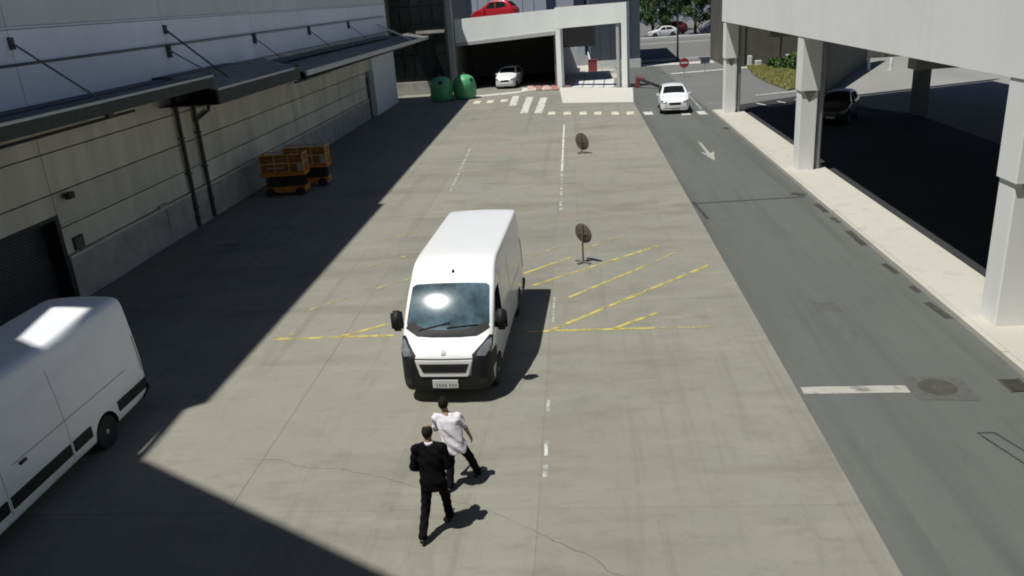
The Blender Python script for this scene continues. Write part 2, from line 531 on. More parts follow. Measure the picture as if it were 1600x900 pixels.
for m_, a, b, wd in [
        ('paint_yellow', (-8.1, 18.68), (-4.9, 18.68), 0.13),
        ('paint_yellow', (-1.6, 18.64), (1.75, 18.6), 0.13),
        ('paint_yellow_faint', (1.75, 18.6), (3.2, 18.56), 0.12),
        ('paint_yellow', (-6.3, 18.72), (-5.25, 19.45), 0.13),
        ('paint_yellow_faint', (-8.1, 18.74), (-7.45, 19.2), 0.12),
        ('paint_yellow', (-0.85, 18.68), (3.8, 23.25), 0.13),
        ('paint_yellow', (0.75, 18.66), (1.9, 19.6), 0.12),
        ('paint_yellow', (-0.4, 20.95), (2.1, 23.6), 0.12),
        ('paint_yellow_faint', (2.1, 23.6), (3.3, 25.0), 0.12),
        ('paint_yellow', (-1.45, 22.05), (2.5, 25.4), 0.12),
        ('paint_yellow', (-1.8, 23.15), (-0.35, 24.55), 0.12),
        ('paint_yellow_faint', (-1.6, 24.9), (-0.6, 25.9), 0.12),
        ('paint_yellow_faint', (-0.2, 25.2), (1.5, 26.7), 0.12),
        ('paint_yellow_faint', (-6.2, 22.3), (-4.8, 23.6), 0.12),
        ('paint_yellow_faint', (-7.1, 24.3), (-5.3, 26.0), 0.12),
        ('paint_yellow_faint', (-7.15, 27.5), (-6.2, 28.4), 0.12),
        ('paint_yellow_faint', (-7.9, 20.6), (-6.9, 21.6), 0.12)]:
    strip('yellow_line', m_, yard, a, b, wd)
for m_, a, b, wd in [
        ('paint_white', (-0.80, 52.4), (-0.78, 38.0), 0.11),
        ('paint_white_faint', (-0.78, 38.0), (-0.74, 30.4), 0.11),
        ('paint_white_faint', (-6.12, 45.9), (-5.72, 34.7), 0.11),
        ('paint_white', (-0.80, 13.32), (-0.79, 12.80), 0.07),
        ('paint_white_faint', (-0.80, 14.95), (-0.80, 14.45), 0.08),
        ('paint_white_faint', (-0.79, 12.5), (-0.79, 12.1), 0.09),
        ('paint_white_faint', (-0.80, 21.0), (-0.80, 19.2), 0.06)]:
    strip('white_line', m_, yard, a, b, wd)
# crossing: square dots and long bars
for k, (x, y) in enumerate([(-1.73, 57.9), (-0.64, 57.45), (0.49, 57.0), (1.5, 56.6), (2.67, 56.15), (3.69, 55.75)]):
    strip('crossing_dot', 'paint_cream', yard, (x, y - 0.7), (x, y + 0.75), 0.52, 0.007)
for x, y in [(-8.1, 66.9), (-7.0, 66.8), (-5.85, 67.0)]:
    strip('crossing_dot', 'paint_cream', yard, (x, y - 0.9), (x, y + 0.9), 0.6, 0.007)
for a, b in [((-5.05, 69.7), (-4.9, 63.3)), ((-3.8, 68.4), (-3.77, 58.8)), ((-2.6, 67.4), (-2.72, 58.4))]:
    strip('crossing_bar', 'paint_white', yard, a, b, 0.58, 0.007)
strip('crossing_band', 'paint_white', yard, (-8.9, 71.0), (-4.7, 72.6), 1.3, 0.007)
# fine cracks wandering over the near slabs
def crack(pts, w0, w1, name='crack'):
    P = []
    for i in range(len(pts) - 1):
        a, b = Vector((*pts[i], 0)), Vector((*pts[i + 1], 0))
        n = max(2, int((b - a).length / 0.09))
        for k in range(n):
            p = a.lerp(b, k / n)
            P.append((p.x + random.gauss(0, .014), p.y + random.gauss(0, .014)))
    mbx = MB()
    for i in range(len(P) - 1):
        mbx.bar((*P[i], 0.0015), (*P[i + 1], 0.0015), random.uniform(w0, w1), 0.006)
    return mbx.build(name, 'tar_and_shadow', yard)
crack([(-0.95, 10.62), (-0.35, 10.2), (0.02, 9.95), (0.2, 9.68), (0.5, 9.45), (1.2, 8.9)], .010, .022)
crack([(-4.6, 12.5), (-3.9, 12.25), (-3.1, 11.9), (-2.4, 11.45), (-1.6, 11.1), (-0.95, 10.62)], .003, .009)
crack([(-6.6, 12.9), (-5.9, 12.85), (-5.3, 12.55), (-4.6, 12.5)], .005, .012)

# road along the yard
road = structure('road', MB().box(4.336, 8.93, -16, 96, -0.2, -0.006), 'asphalt_road')
strip('stop_line', 'paint_beige', road, (4.42, 15.1), (6.5, 15.06), 0.32, 0.001)
strip('crossing_dot', 'paint_white', road, (4.85, 54.6), (4.85, 56.0), 0.6, 0.001)
strip('crossing_dot', 'paint_white', road, (7.2, 53.6), (7.2, 55.0), 0.6, 0.001)
strip('crossing_dot', 'paint_white', road, (8.25, 53.4), (8.25, 54.9), 0.55, 0.001)
strip('edge_line', 'paint_white_faint', road, (8.45, 55.5), (8.75, 66), 0.14, 0.001)
mb = MB()                                   # arrow pointing at the camera
mb.add([(6.46, 43.6, 0.001), (6.60, 43.6, 0.001), (6.60, 40.5, 0.001), (6.44, 40.5, 0.001)], [(0, 1, 2, 3)])
mb.add([(6.18, 40.9, 0.001), (6.44, 40.5, 0.001), (6.60, 40.5, 0.001), (6.86, 40.9, 0.001), (6.52, 38.6, 0.001)], [(0, 1, 2, 3, 4)])
mb.build('lane_arrow', 'paint_beige', road)
strip('tar_seam', 'tar', road, (4.45, 30.7), (8.7, 30.95), 0.16, 0.0)
for x0, y0, x1, y1, wd in [(8.35, 31.6, 8.75, 31.2, .35), (8.8, 29.8, 8.84, 28.6, .22), (8.8, 27.9, 8.84, 27.2, .2), (8.82, 26.2, 8.8, 24.6, .22), (8.75, 22.8, 8.8, 21.9, .18), (8.8, 20.9, 8.8, 20.4, .16), (8.72, 19.7, 8.8, 18.6, .2), (8.55, 48.0, 8.75, 47.2, .3), (4.42, 31.0, 4.6, 28.4, .14)]:
    strip('gutter_stain', 'tar', road, (x0, y0), (x1, y1), wd, 0.0005)
# iron cover in its patched surround, gully grate, cut repair
mb = MB()
mb.prism([(6.52, 14.6), (7.65, 14.5), (7.75, 15.5), (6.6, 15.6)], -0.004, 0.0)
mb.build('repair_patch', 'patch_grey', road)
mb = MB().lathe([(0.36, -0.004), (0.36, 0.004), (0.33, 0.006), (0.05, 0.006)], 28, c=(7.1, 15.1, 0))
mb.build('manhole_cover', 'iron', road, smooth=True)
mb = MB()
for k in range(7):
    mb.box(8.42, 8.78, 14.86 + k * 0.075, 14.90 + k * 0.075, -0.004, 0.006)
mb.box(8.38, 8.42, 14.8, 15.4, -0.004, 0.008)
mb.box(8.78, 8.82, 14.8, 15.4, -0.004, 0.008)
mb.build('gully_grate', 'iron', road)
box('gully_pit', 'gloss_black', road, 8.42, 8.78, 14.82, 15.38, -0.005, -0.003)
strip('tar_seam', 'tar', road, (7.05, 13.3), (7.55, 11.6), 0.05, 0.0)
strip('tar_seam', 'tar', road, (7.35, 13.3), (7.95, 11.4), 0.05, 0.0)
strip('tar_seam', 'tar', road, (7.05, 13.3), (7.35, 13.3), 0.05, 0.0)
mb = MB().prism([(5.9, 19.4), (6.5, 19.3), (6.55, 19.9), (5.95, 20.0)], -0.004, -0.001)
mb.build('repair_patch', 'patch_grey', road)

# raised pavement under the columns, kerb stones along the road
pav = structure('pavement', MB().box(9.09, 10.72, -16, 54.4, -0.2, 0.13), 'pavement')
for k in range(35):
    y0 = -15.6 + k * 2.0
    MB().box(8.935, 9.085, y0 + 0.006, y0 + 1.994, -0.2, 0.126 + random.uniform(-.003, .003)).build('kerb_stone', 'pavement', pav)

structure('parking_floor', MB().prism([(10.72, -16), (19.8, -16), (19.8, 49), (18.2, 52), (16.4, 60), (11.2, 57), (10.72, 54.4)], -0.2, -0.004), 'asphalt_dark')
lot = structure('car_park', MB().prism([(19.81, -16), (90, -16), (90, 84), (28, 84), (18.6, 60), (18.3, 52.3), (19.81, 49)], -0.2, -0.008), 'lot_grey')
for a, b in [((12.4, 57.3), (12.9, 55.6)), ((13.9, 57.6), (14.4, 56.0)), ((15.2, 58.0), (15.6, 56.4))]:
    strip('bay_line', 'paint_white', road, a, b, 0.16, 0.001)
strip('bay_line', 'paint_white', road, (13.2, 61.3), (16.6, 62.4), 0.35, 0.001)
strip('bay_line', 'paint_white_faint', road, (9.2, 58.3), (11.6, 58.4), 0.3, 0.001)
strip('bay_line', 'paint_white', road, (9.3, 80.5), (20, 83), 0.9, 0.001)

# verge
verge = structure('verge', MB().prism([(16.0, 63.0), (17.9, 65.5), (21.5, 80.5), (17.0, 83.5), (15.9, 75.0), (15.7, 68)], -0.2, 0.08), 'soil')
mb = MB()
def in_poly(x, y, P):
    c = False
    for i in range(len(P)):
        x1, y1 = P[i]
        x2, y2 = P[i - 1]
        if (y1 > y) != (y2 > y) and x < (x2 - x1) * (y - y1) / (y2 - y1) + x1:
            c = not c
    return c
VP_ = [(16.0, 63.0), (17.9, 65.5), (21.5, 80.5), (17.0, 83.5), (15.9, 75.0), (15.7, 68)]
for _ in range(26000):
    x, y = random.uniform(15.7, 21.5), random.uniform(63, 83.5)
    if not in_poly(x, y, VP_):
        continue
    a, h = random.uniform(0, 6.28), random.uniform(0.08, 0.24)
    dx, dy = math.cos(a) * 0.03, math.sin(a) * 0.03
    lx, ly = random.uniform(-.08, .08), random.uniform(-.08, .08)
    mb.add([(x - dx, y - dy, 0.07), (x + dx, y + dy, 0.07), (x + lx, y + ly, 0.07 + h)], [(0, 1, 2)])
tag(mb.build('grass', 'grass', fix=False), 'dry yellow green grass on the verge seen between the white columns', 'grass', kind='stuff')

# ================================================================== warehouse on the left
WX = -15.6
wh = thing('warehouse', 'long warehouse with beige lower wall, blue white cladding and steel canopy, left side', 'building', (WX, 34, 0))
mb = MB()
mb.box(-17.0, WX - 0.15, 8.4, 17.4, 0, 15.0)
mb.box(-17.0, WX - 0.15, 17.4, 22.2, 2.66, 15.0)
mb.box(-17.0, WX - 0.15, 22.2, 60.75, 0, 15.0)
mb.box(-17.0, WX - 0.15, 60.75, 62.0, 2.95, 15.0)
mb.box(-17.0, WX - 0.15, 62.0, 70, 0, 15.0)
mb.box(-30.0, -17.0, 8.4, 70, 0, 15.0)
mb.build('wall_core', 'backing', wh)
# parapet screen above: outline in (y, z) with stepped top; unseen opening added to throw sun on a van roof
def screen(outline, sun_gap, x0, x1, name, m, parent):
    bm = bmesh.new()
    def loop(pts):
        vs = [bm.verts.new((x1, y, z)) for y, z in pts]
        return [bm.edges.new((vs[i], vs[(i + 1) % len(vs)])) for i in range(len(vs))]
    es = loop(outline) + loop(sun_gap)
    r = bmesh.ops.triangle_fill(bm, use_beauty=True, use_dissolve=False, edges=es)
    fs = [g for g in r['geom'] if isinstance(g, bmesh.types.BMFace)]
    ex = bmesh.ops.extrude_face_region(bm, geom=fs)
    vs = [g for g in ex['geom'] if isinstance(g, bmesh.types.BMVert)]
    bmesh.ops.translate(bm, verts=vs, vec=(x0 - x1, 0, 0))
    bmesh.ops.recalc_face_normals(bm, faces=bm.faces)
    me = bpy.data.meshes.new(name)
    bm.to_mesh(me)
    bm.free()
    me.materials.append(M[m])
    return obj_from_mesh(name, me, parent)
h1 = (-8.74 - WX) / SUN_DX
h2 = (-8.36 - WX) / SUN_DX
h3 = (-8.60 - WX) / SUN_DX
h4 = (-9.05 - WX) / SUN_DX
VAN2_TOP = 2.70
sun_gap = []
for x, y in [(-10.80, 14.49), (-9.82, 14.39), (-9.55, 12.29), (-10.31, 12.49)]:
    t = (x - WX) / SUN_DX
    sun_gap.append((y - t * SUN_DY, VAN2_TOP + t))
screen([(8.4, 15.0), (70, 15.0), (70, h4), (28.1, h3), (28.1, h2), (14.97 - h1 * SUN_DY, h2), (14.97 - h1 * SUN_DY, h1), (8.4, h1)], sun_gap, -15.75, WX, 'sun_gap_parapet', 'panel_cream', wh)
YC = [8.45, 13.3, 22.22, 31.12, 40.02, 48.92, 57.82, 70.0]
rows = [(1.48, 2.30, 'panel_beige'), (2.34, 3.36, 'panel_beige'), (3.40, 4.53, 'panel_beige'), (4.57, 5.92, 'panel_beige'),
        (5.96, 7.06, 'panel_white'), (7.09, 8.04, 'panel_white'), (8.13, 9.9, 'panel_cream'), (9.94, 12.4, 'panel_cream'), (12.44, 14.97, 'panel_cream')]
for j in range(len(YC) - 1):
    for z0, z1, m_ in rows:
        y0, y1 = YC[j] + 0.012, YC[j + 1] - 0.012
        if j == 1 and z0 < 2.3:
            y1 = 17.35
        if j == 1 and 2.3 < z0 < 2.5:
            z0 = 2.70
        if j == 6 and z1 < 3.0:
            y1 = 60.7
        if j == 6 and 2.3 < z0 < 2.5:
            MB().box(WX - 0.15, WX, 62.05, 70, z0, z1).build('wall_panel', m_, wh, bevel=0.008)
            y1 = 60.7
        MB().box(WX - 0.15, WX, y0, y1, z0, z1).build('wall_panel', m_, wh, bevel=0.008)
mb = MB()
for a, b in [(8.45, 17.35), (22.25, 60.7)]:
    mb.box(WX - 0.15, WX + 0.07, a, b, -0.1, 1.36)
mb.build('plinth', 'plinth_grey', wh, bevel=0.01)
mb = MB()
for a, b in [(8.45, 17.35), (22.25, 60.7)]:
    mb.box(WX - 0.1, WX + 0.10, a, b, 1.362, 1.45)
mb.build('plinth_cap', 'panel_beige', wh, bevel=0.008)
mb = MB().box(WX - 0.1, WX + 0.05, 8.45, 70, 8.06, 8.12)
mb.build('cornice_strip', 'panel_white', wh)
box('band_moulding', 'panel_beige', wh, WX - 0.05, WX + 0.035, 22.3, 60.7, 2.36, 2.43)
# roller door in a deep reveal
mb = MB()
z = 0.0
while z < 2.66:
    mb.box(-16.12, -16.08 + 0.012, 17.4, 22.2, z, z + 0.085)
    z += 0.095
rd = mb.build('roller_door', 'roller_grey', wh)
box('bottom_rail', 'door_frame_dark', rd, -16.13, -16.05, 17.42, 22.18, -0.01, 0.10)
mb = MB()
mb.box(-16.05, WX + 0.02, 22.06, 22.24, -0.01, 2.76)
mb.box(-16.05, WX + 0.02, 17.30, 17.46, -0.01, 2.76)
mb.box(-16.05, WX + 0.02, 17.46, 22.06, 2.64, 2.76)
mb.build('door_frame', 'door_frame_dark', wh)
# side door at the far end
sd_ = box('side_door', 'door_frame_dark', wh, -15.95, -15.88, 60.75, 62.0, 0, 2.95)
box('door_handle', 'steel_grey', sd_, -15.88, -15.82, 60.9, 61.0, 1.0, 1.15)
box('door_frame', 'door_frame_dark', wh, -15.9, WX + 0.03, 60.66, 60.80, 0, 3.0)
mb = MB().box(-15.74, -15.30, 62.1, 69.9, 0, 5.0)
mb.build('end_pilaster', 'pilaster_white', wh, bevel=0.02)
# vent plate, floodlight, pipes
vt = box('vent_plate', 'door_frame_dark', wh, WX, WX + 0.06, 22.62, 23.12, 1.52, 1.92)
for k in range(4):
    box('louvre', 'steel_grey', vt, WX + 0.05, WX + 0.075, 22.68, 23.06, 1.57 + k * 0.08, 1.60 + k * 0.08)
fl = box('floodlight', 'door_frame_dark', wh, WX + 0.1, WX + 0.28, 22.62, 22.92, 3.12, 3.32, 0.02)
box('bracket', 'pipe_dark', fl, WX, WX + 0.12, 22.73, 22.81, 3.2, 3.26)
for y in (30.55, 32.05):
    mb = MB().tube([(WX + 0.14, y, 5.4), (WX + 0.14, y, 0.06)], 0.085, 10)
    dp = mb.build('downpipe', 'pipe_dark', wh, smooth=True)
    for z in (0.8, 2.2, 3.6, 4.8):
        box('clip', 'pipe_dark', dp, WX, WX + 0.24, y - 0.11, y + 0.11, z, z + 0.05)
mb = MB().tube([(WX + 0.14, 32.05, 4.1), (WX + 0.16, 33.3, 4.35), (WX + 0.16, 33.5, 4.7), (WX + 0.2, 33.5, 5.2)], 0.07, 8)
mb.build('branch_pipe', 'pipe_dark', wh, smooth=True)
mb = MB().box(WX, WX + 0.10, 27.9, 28.5, 1.46, 1.56).box(WX + 0.07, WX + 0.10, 28.35, 28.5, 0.2, 1.36)
mb.build('cable_box', 'plinth_grey', wh)
mb = MB().tube([(WX + 0.10, 18.0, 7.12), (WX + 0.10, 68.5, 7.18)], 0.022, 8)
mb.build('wall_cable', 'cable_dark', wh, smooth=True)
mb = MB().tube([(WX + 0.5, 18.5, 5.15), (WX + 0.5, 26.9, 5.18)], 0.05, 6)
mb.box(WX + 0.42, WX + 0.58, 25.2, 25.5, 5.15, 5.4)
mb.build('light_rail', 'pipe_dark', wh)
mb = MB().box(WX + 0.3, WX + 0.42, 33.5, 44.0, 4.55, 4.72)
mb.build('light_rail', 'pipe_dark', wh)
mb = MB().box(WX + 0.5, WX + 0.62, 43.5, 50.0, 4.35, 4.45)
mb.build('light_rail', 'pipe_dark', wh)
# canopies
cn = MB().prism([(WX + 0.8, 8.45), (-13.24, 8.45), (-13.24, 29.4), (WX + 0.8, 29.4)], 5.90, 5.94).build('canopy', 'gutter_navy', wh)
def sub(name, m, parent, *a):
    return box(name, m, parent, *a)
sub('gutter', 'gutter_navy', cn, WX + 0.01, WX + 0.8, 8.45, 29.4, 5.86, 5.97)
sub('edge_trim', 'canopy_edge', cn, -13.24, -13.18, 8.45, 29.4, 5.96, 6.03)
sub('fascia', 'canopy_dark', cn, -13.30, -13.20, 8.45, 29.4, 5.62, 5.955)
sub('soffit', 'canopy_dark', cn, WX + 0.05, -13.31, 8.5, 29.3, 5.60, 5.64)
for y in (13.0, 22.2):
    MB().bar((WX, y, 7.74), (-13.55, y + 0.25, 6.03), 0.05, 0.05).build('tie_rod', 'steel_grey' if y < 25 else 'cable_dark', cn)
    sub('rod_plate', 'cable_dark', cn, WX, WX + 0.08, y - 0.09, y + 0.09, 7.52, 7.85)
# second section: sheet sloping down to a low front edge
mb = MB()
mb.add([(WX + 0.7, 29.45, 6.0), (-13.2, 29.45, 5.50), (-13.2, 38.9, 5.50), (WX + 0.7, 38.9, 6.0),
        (WX + 0.7, 29.45, 5.95), (-13.2, 29.45, 5.45), (-13.2, 38.9, 5.45), (WX + 0.7, 38.9, 5.95)],
       [(0, 1, 2, 3), (7, 6, 5, 4), (0, 4, 5, 1), (2, 6, 7, 3), (1, 5, 6, 2), (3, 7, 4, 0)])
cn2 = mb.build('canopy', 'canopy_grey', wh)
sub('gutter', 'gutter_navy', cn2, WX + 0.01, WX + 0.7, 29.45, 36.0, 5.93, 6.04)
sub('edge_trim', 'canopy_edge', cn2, -13.2, -13.14, 29.5, 38.2, 5.45, 5.53)
sub('fascia', 'canopy_dark', cn2, -13.26, -13.16, 29.45, 38.9, 4.95, 5.445)
sub('end_plate', 'canopy_dark', cn2, WX + 0.2, -13.2, 38.92, 38.98, 5.0, 5.6)
sub('soffit', 'canopy_dark', cn2, WX + 0.05, -13.27, 29.5, 38.85, 4.93, 4.97)
k = 0
for y in (31.1, 40.0, 48.7, 57.6):
    MB().bar((WX, y, 6.98), (-13.9, y + 0.1, 5.85 if y < 39 else 5.5), 0.045, 0.045).build('tie_rod', 'steel_grey', cn2)
    sub('rod_bracket', 'cable_dark', cn2, WX, WX + 0.14, y - 0.09, y + 0.09, 6.65, 7.12)
MB().bar((WX, 31.2, 7.72), (-13.6, 31.6, 5.75), 0.06, 0.06).build('tie_rod', 'cable_dark', cn2)
sub('rod_plate', 'cable_dark', cn2, WX, WX + 0.08, 31.1, 31.3, 7.52, 7.85)
mb = MB()
mb.add([(WX + 0.6, 39.8, 5.62), (-13.2, 39.8, 5.2), (-13.2, 76.0, 5.1), (WX + 0.6, 76.0, 5.5),
        (WX + 0.6, 39.8, 5.57), (-13.2, 39.8, 5.15), (-13.2, 76.0, 5.05), (WX + 0.6, 76.0, 5.45)],
       [(0, 1, 2, 3), (7, 6, 5, 4), (0, 4, 5, 1), (2, 6, 7, 3), (1, 5, 6, 2), (3, 7, 4, 0)])
cn3 = mb.build('canopy', 'canopy_grey', wh)
sub('gutter', 'gutter_navy', cn3, WX + 0.01, WX + 0.9, 39.8, 55.5, 5.66, 5.74)
sub('gutter', 'gutter_navy', cn3, WX + 0.01, WX + 0.9, 56.0, 66.5, 5.62, 5.70)
mb = MB().add([(-13.2, 39.8, 5.0), (-13.08, 39.8, 5.0), (-13.08, 76, 4.88), (-13.2, 76, 4.88), (-13.2, 39.8, 5.25), (-13.08, 39.8, 5.25), (-13.08, 76, 5.16), (-13.2, 76, 5.16)],
              [(3, 2, 1, 0), (4, 5, 6, 7), (0, 1, 5, 4), (1, 2, 6, 5), (2, 3, 7, 6), (3, 0, 4, 7)])
mb.build('fascia', 'canopy_edge', cn3)
sub('soffit', 'canopy_dark', cn3, WX + 0.05, -13.25, 40, 69.8, 4.80, 4.86)
MB().bar((WX, 66.5, 6.6), (-13.4, 68.5, 5.2), 0.14, 0.14).build('tie_rod', 'canopy_edge', cn3)
anchor(wh)

# ================================================================== office block behind the camera (shades the near left corner)
D0, D1 = Vector((-8.75, 13.02)), Vector((-3.02, 9.57))
HB = 21.0
off = Vector((SUN_DX, SUN_DY)) * HB
A = D0 - off
dirn = (D1 - D0).normalized()
nrm = Vector((dirn.y, -dirn.x))                      # away from the yard
if nrm.y > 0:
    nrm = -nrm
B = A + dirn * 46
ob = thing('office_block', 'tall plain office block behind the viewer that shades the near corner', 'building', (A.x + nrm.x * 8, A.y + nrm.y * 8, 0))
mb = MB()
def slab_poly(p, q, dep, z0, z1):
    P = [(p.x, p.y), (p.x + nrm.x * dep, p.y + nrm.y * dep), (q.x + nrm.x * dep, q.y + nrm.y * dep), (q.x, q.y)]
    mb.prism(P, z0, z1)
slab_poly(A - dirn * 5, B, 14, 0, HB)
mb.build('wall', 'facade_office', ob)
for k in range(6):
    for fl_ in range(5):
        p = A + dirn * (2.5 + k * 3.2)
        if abs(p.x) < 3.5 and fl_ == 1:
            continue
        q = p + dirn * 1.8
        mb = MB()
        P = [(p.x - nrm.x * 0.03, p.y - nrm.y * 0.03), (p.x + nrm.x * 0.1, p.y + nrm.y * 0.1), (q.x + nrm.x * 0.1, q.y + nrm.y * 0.1), (q.x - nrm.x * 0.03, q.y - nrm.y * 0.03)]
        mb.prism(P, 2 + fl_ * 3.6, 3.8 + fl_ * 3.6)
        mb.build('window', 'dark_glass', ob)
anchor(ob)

# ================================================================== parking deck on the right
pdk = thing('parking_deck', 'white raised parking deck on square columns along the road, right side', 'building', (9.8, 35, 0))
ys = [-4.0, 5.0, 14.2, 23.4, 32.6, 41.8, 53.5]
for a, b in zip(ys[:-1], ys[1:]):
    MB().box(9.35, 9.6, a + 0.006, b - 0.006, 5.67, 9.3).build('parapet_panel', 'deck_white', pdk)
fe = (Vector((28, 60.5)) - Vector((9.2, 53.5))).normalized()
mb = MB().prism([(9.62, 53.62), (28, 60.5), (28, 60.8), (9.35, 53.8), (9.35, 53.51), (9.62, 53.51)], 5.67, 9.3)
mb.build('end_parapet', 'deck_white', pdk)
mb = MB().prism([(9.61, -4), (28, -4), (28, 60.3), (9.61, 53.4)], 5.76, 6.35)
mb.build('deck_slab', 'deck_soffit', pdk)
for yc in (0.8, 18.1, 35.4, 53.0):
    mb = MB().box(9.42, 10.12, yc - 0.36, yc + 0.36, 0.1, 5.65)
    col = mb.build('column', 'column_white', pdk, bevel=0.03)
    mb = MB()
    mb.box(9.375, 10.17, yc - 0.44, yc + 0.42, 3.48, 5.66)
    mb.build('capital', 'column_white', col, bevel=0.02)
    mb = MB()
    mb.add([(9.55, yc - 0.43, 3.478), (10.0, yc - 0.43, 3.478), (10.0, yc - 0.355, 3.478), (9.55, yc - 0.355, 3.478), (9.775, yc - 0.355, 2.98)],
           [(0, 1, 4), (1, 2, 4), (2, 3, 4), (3, 0, 4), (3, 2, 1, 0)])
    mb.build('shaded_corbel', 'deck_soffit', col)  # dark wedge paints the capital's shadow on the column face
    mb = MB().tube([(10.32, yc - 0.1, 0.1), (10.32, yc - 0.1, 5.6)], 0.12, 10)
    mb.build('downpipe', 'post_grey', col, smooth=True)
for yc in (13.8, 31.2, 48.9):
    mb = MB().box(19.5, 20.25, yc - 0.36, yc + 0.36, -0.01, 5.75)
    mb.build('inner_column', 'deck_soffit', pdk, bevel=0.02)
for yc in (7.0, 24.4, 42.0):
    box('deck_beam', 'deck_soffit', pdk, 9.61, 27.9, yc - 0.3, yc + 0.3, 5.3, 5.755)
anchor(pdk)
rw = thing('ramp_wall', 'dark concrete ramp wall standing beyond the deck', 'wall', (22, 69, 0))
mb = MB().prism([(16.95, 58.5), (27.1, 79.2), (26.75, 79.4), (16.6, 58.7)], -0.05, [4.6, 6.4, 6.4, 4.6])
mb.build('wall_face', 'ramp_dark', rw)
mb = MB().prism([(16.85, 58.45), (27.2, 79.2), (26.65, 79.5), (16.5, 58.75)], [4.62, 6.42, 6.42, 4.62], [4.8, 6.6, 6.6, 4.8])
mb.build('coping', 'ramp_dark', rw)
anchor(rw)
fw = thing('dark_back_building', 'low dark brown building behind the grass verge between the columns', 'building', (20, 86, 0))
mb = MB().box(15.2, 34, 84.2, 94.5, -0.05, 7.5)
mb.build('wall', 'ramp_dark', fw)
for k in range(5):
    box('pier', 'ramp_dark', fw, 16.5 + k * 3.4, 16.9 + k * 3.4, 84.05, 84.21, 0, 7.3)
box('roof_edge', 'dark_frame', fw, 15.0, 34.2, 84.0, 94.49, 7.51, 7.8)
anchor(fw)

# ================================================================== garage at the end of the yard
P0, P1, P2 = Vector((-11.0, 77.6)), Vector((-1.5, 74.2)), Vector((4.25, 71.1))
gar = thing('garage_building', 'white open fronted garage at the end of the yard with rooftop parking', 'building', (-3, 76, 0))
def wallq(p, q, th, zb, zt, name, m, parent=gar, back=0.0):
    """upright slab from p to q (plan), thickness th going back, bottom/top per end"""
    d = (q - p).normalized()
    n = Vector((-d.y, d.x))
    if n.y < 0:
        n = -n
    a, b = p + n * back, q + n * back
    mbx = MB()
    mbx.prism([(a.x, a.y), (b.x, b.y), (b.x + n.x * th, b.y + n.y * th), (a.x + n.x * th, a.y + n.y * th)], [zb[0], zb[1], zb[1], zb[0]], [zt[0], zt[1], zt[1], zt[0]])
    return mbx.build(name, m, parent)
wallq(P0, P1, 0.5, (4.25, 4.9), (6.35, 6.72), 'fascia_beam', 'garage_white')
wallq(P0, P1, 0.4, (3.95, 4.58), (4.245, 4.895), 'beam_trim', 'garage_trim', back=-0.05)
wallq(P1, P2, 0.5, (5.07, 5.35), (6.85, 6.95), 'fascia_beam', 'garage_white', back=-0.06)
dA = (P2 - P1).normalized()
wallq(P1 - dA * 0.05, P1 + dA * 0.42, 0.45, (-0.05, -0.05), (5.065, 5.08), 'post', 'garage_white', back=-0.04)
wallq(P2 - dA * 0.2, P2 + dA * 0.3, 0.5, (-0.05, -0.05), (6.95, 6.96), 'post', 'garage_white', back=-0.08)
wallq(P2 - dA * 0.75, P2 - dA * 0.5, 0.3, (-0.05, -0.05), (5.3, 5.3), 'post', 'garage_trim', back=0.05)
# inside of the left bay
mb = MB().prism([(-11.0, 78.2), (-1.5, 74.9), (-1.2, 92), (-11, 92)], 5.3, 5.6)
mb.build('roof_deck', 'garage_trim', gar)
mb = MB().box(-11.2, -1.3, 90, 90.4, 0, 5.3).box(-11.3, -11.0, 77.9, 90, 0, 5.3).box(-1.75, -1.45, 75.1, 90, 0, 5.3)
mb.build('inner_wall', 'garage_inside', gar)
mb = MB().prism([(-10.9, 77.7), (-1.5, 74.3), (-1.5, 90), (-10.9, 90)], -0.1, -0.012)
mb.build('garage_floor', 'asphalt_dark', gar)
box('upper_box', 'door_frame_dark', gar, -1.2, 2.0, 78, 83, 3.2, 5.0)
mb = MB().prism([(-1.3, 86), (0.3, 86), (0.3, 88), (-1.3, 88)], 0, [3.6, 2.6, 2.6, 3.6])
mb.build('stair_block', 'rail_white', gar)
lamp_b = box('wall_lamp', 'sign_white', gar, -0.9, -0.35, 84.6, 84.9, 3.9, 4.4)
anchor(gar)
# pavement in front of the right bay
bp = structure('beige_pavement', MB().prism([(-1.0, 63.0), (4.30, 61.2), (4.9, 70.5), (-1.4, 73.8)], -0.1, 0.04), 'beige_paving')
structure('pavement_apron', MB().prism([(-4.8, 72.0), (-1.42, 73.75), (-1.6, 74.0), (-4.8, 75.2)], -0.1, 0.06), 'beige_paving')
structure('passage_floor', MB().prism([(-1.2, 74.3), (6.2, 70.8), (9, 96), (-1.0, 96)], -0.2, -0.01), 'pavement')

# slate block, recess glazing, post, pale building, retaining wall
sb = thing('slate_building', 'slate blue windowless building corner right behind the garage', 'building', (4.5, 95, 0))
mb = MB().box(1.8, 7.05, 89.5, 104, 0.9, 15)
mb.build('wall', 'slate_blue', sb)
box('base', 'coping', sb, 1.7, 7.1, 89.4, 104.1, -0.05, 0.895)
for k in range(4):
    box('seam', 'seam_dark', sb, 2.8 + k * 1.1, 2.83 + k * 1.1, 89.47, 89.5, 0.9, 15)
anchor(sb)
gb = thing('glazed_building', 'dark glazed building in the shaded recess behind the green containers', 'building', (-13.4, 76, 0))
mb = MB().box(-30, -11.55, 75.6, 92, 0, 9.6)
mb.build('wall', 'dark_frame', gb)
for i in range(5):
    for j in range(4):
        MB().box(-16.6 + i * 1.0 + 0.06, -15.6 + i * 1.0 - 0.06, 75.52, 75.59, 1.5 + j * 2.1, 3.45 + j * 2.1).build('pane', 'dark_glass', gb)
box('low_wall', 'plinth_grey', gb, -16.9, -11.7, 75.2, 75.5, -0.05, 1.15)
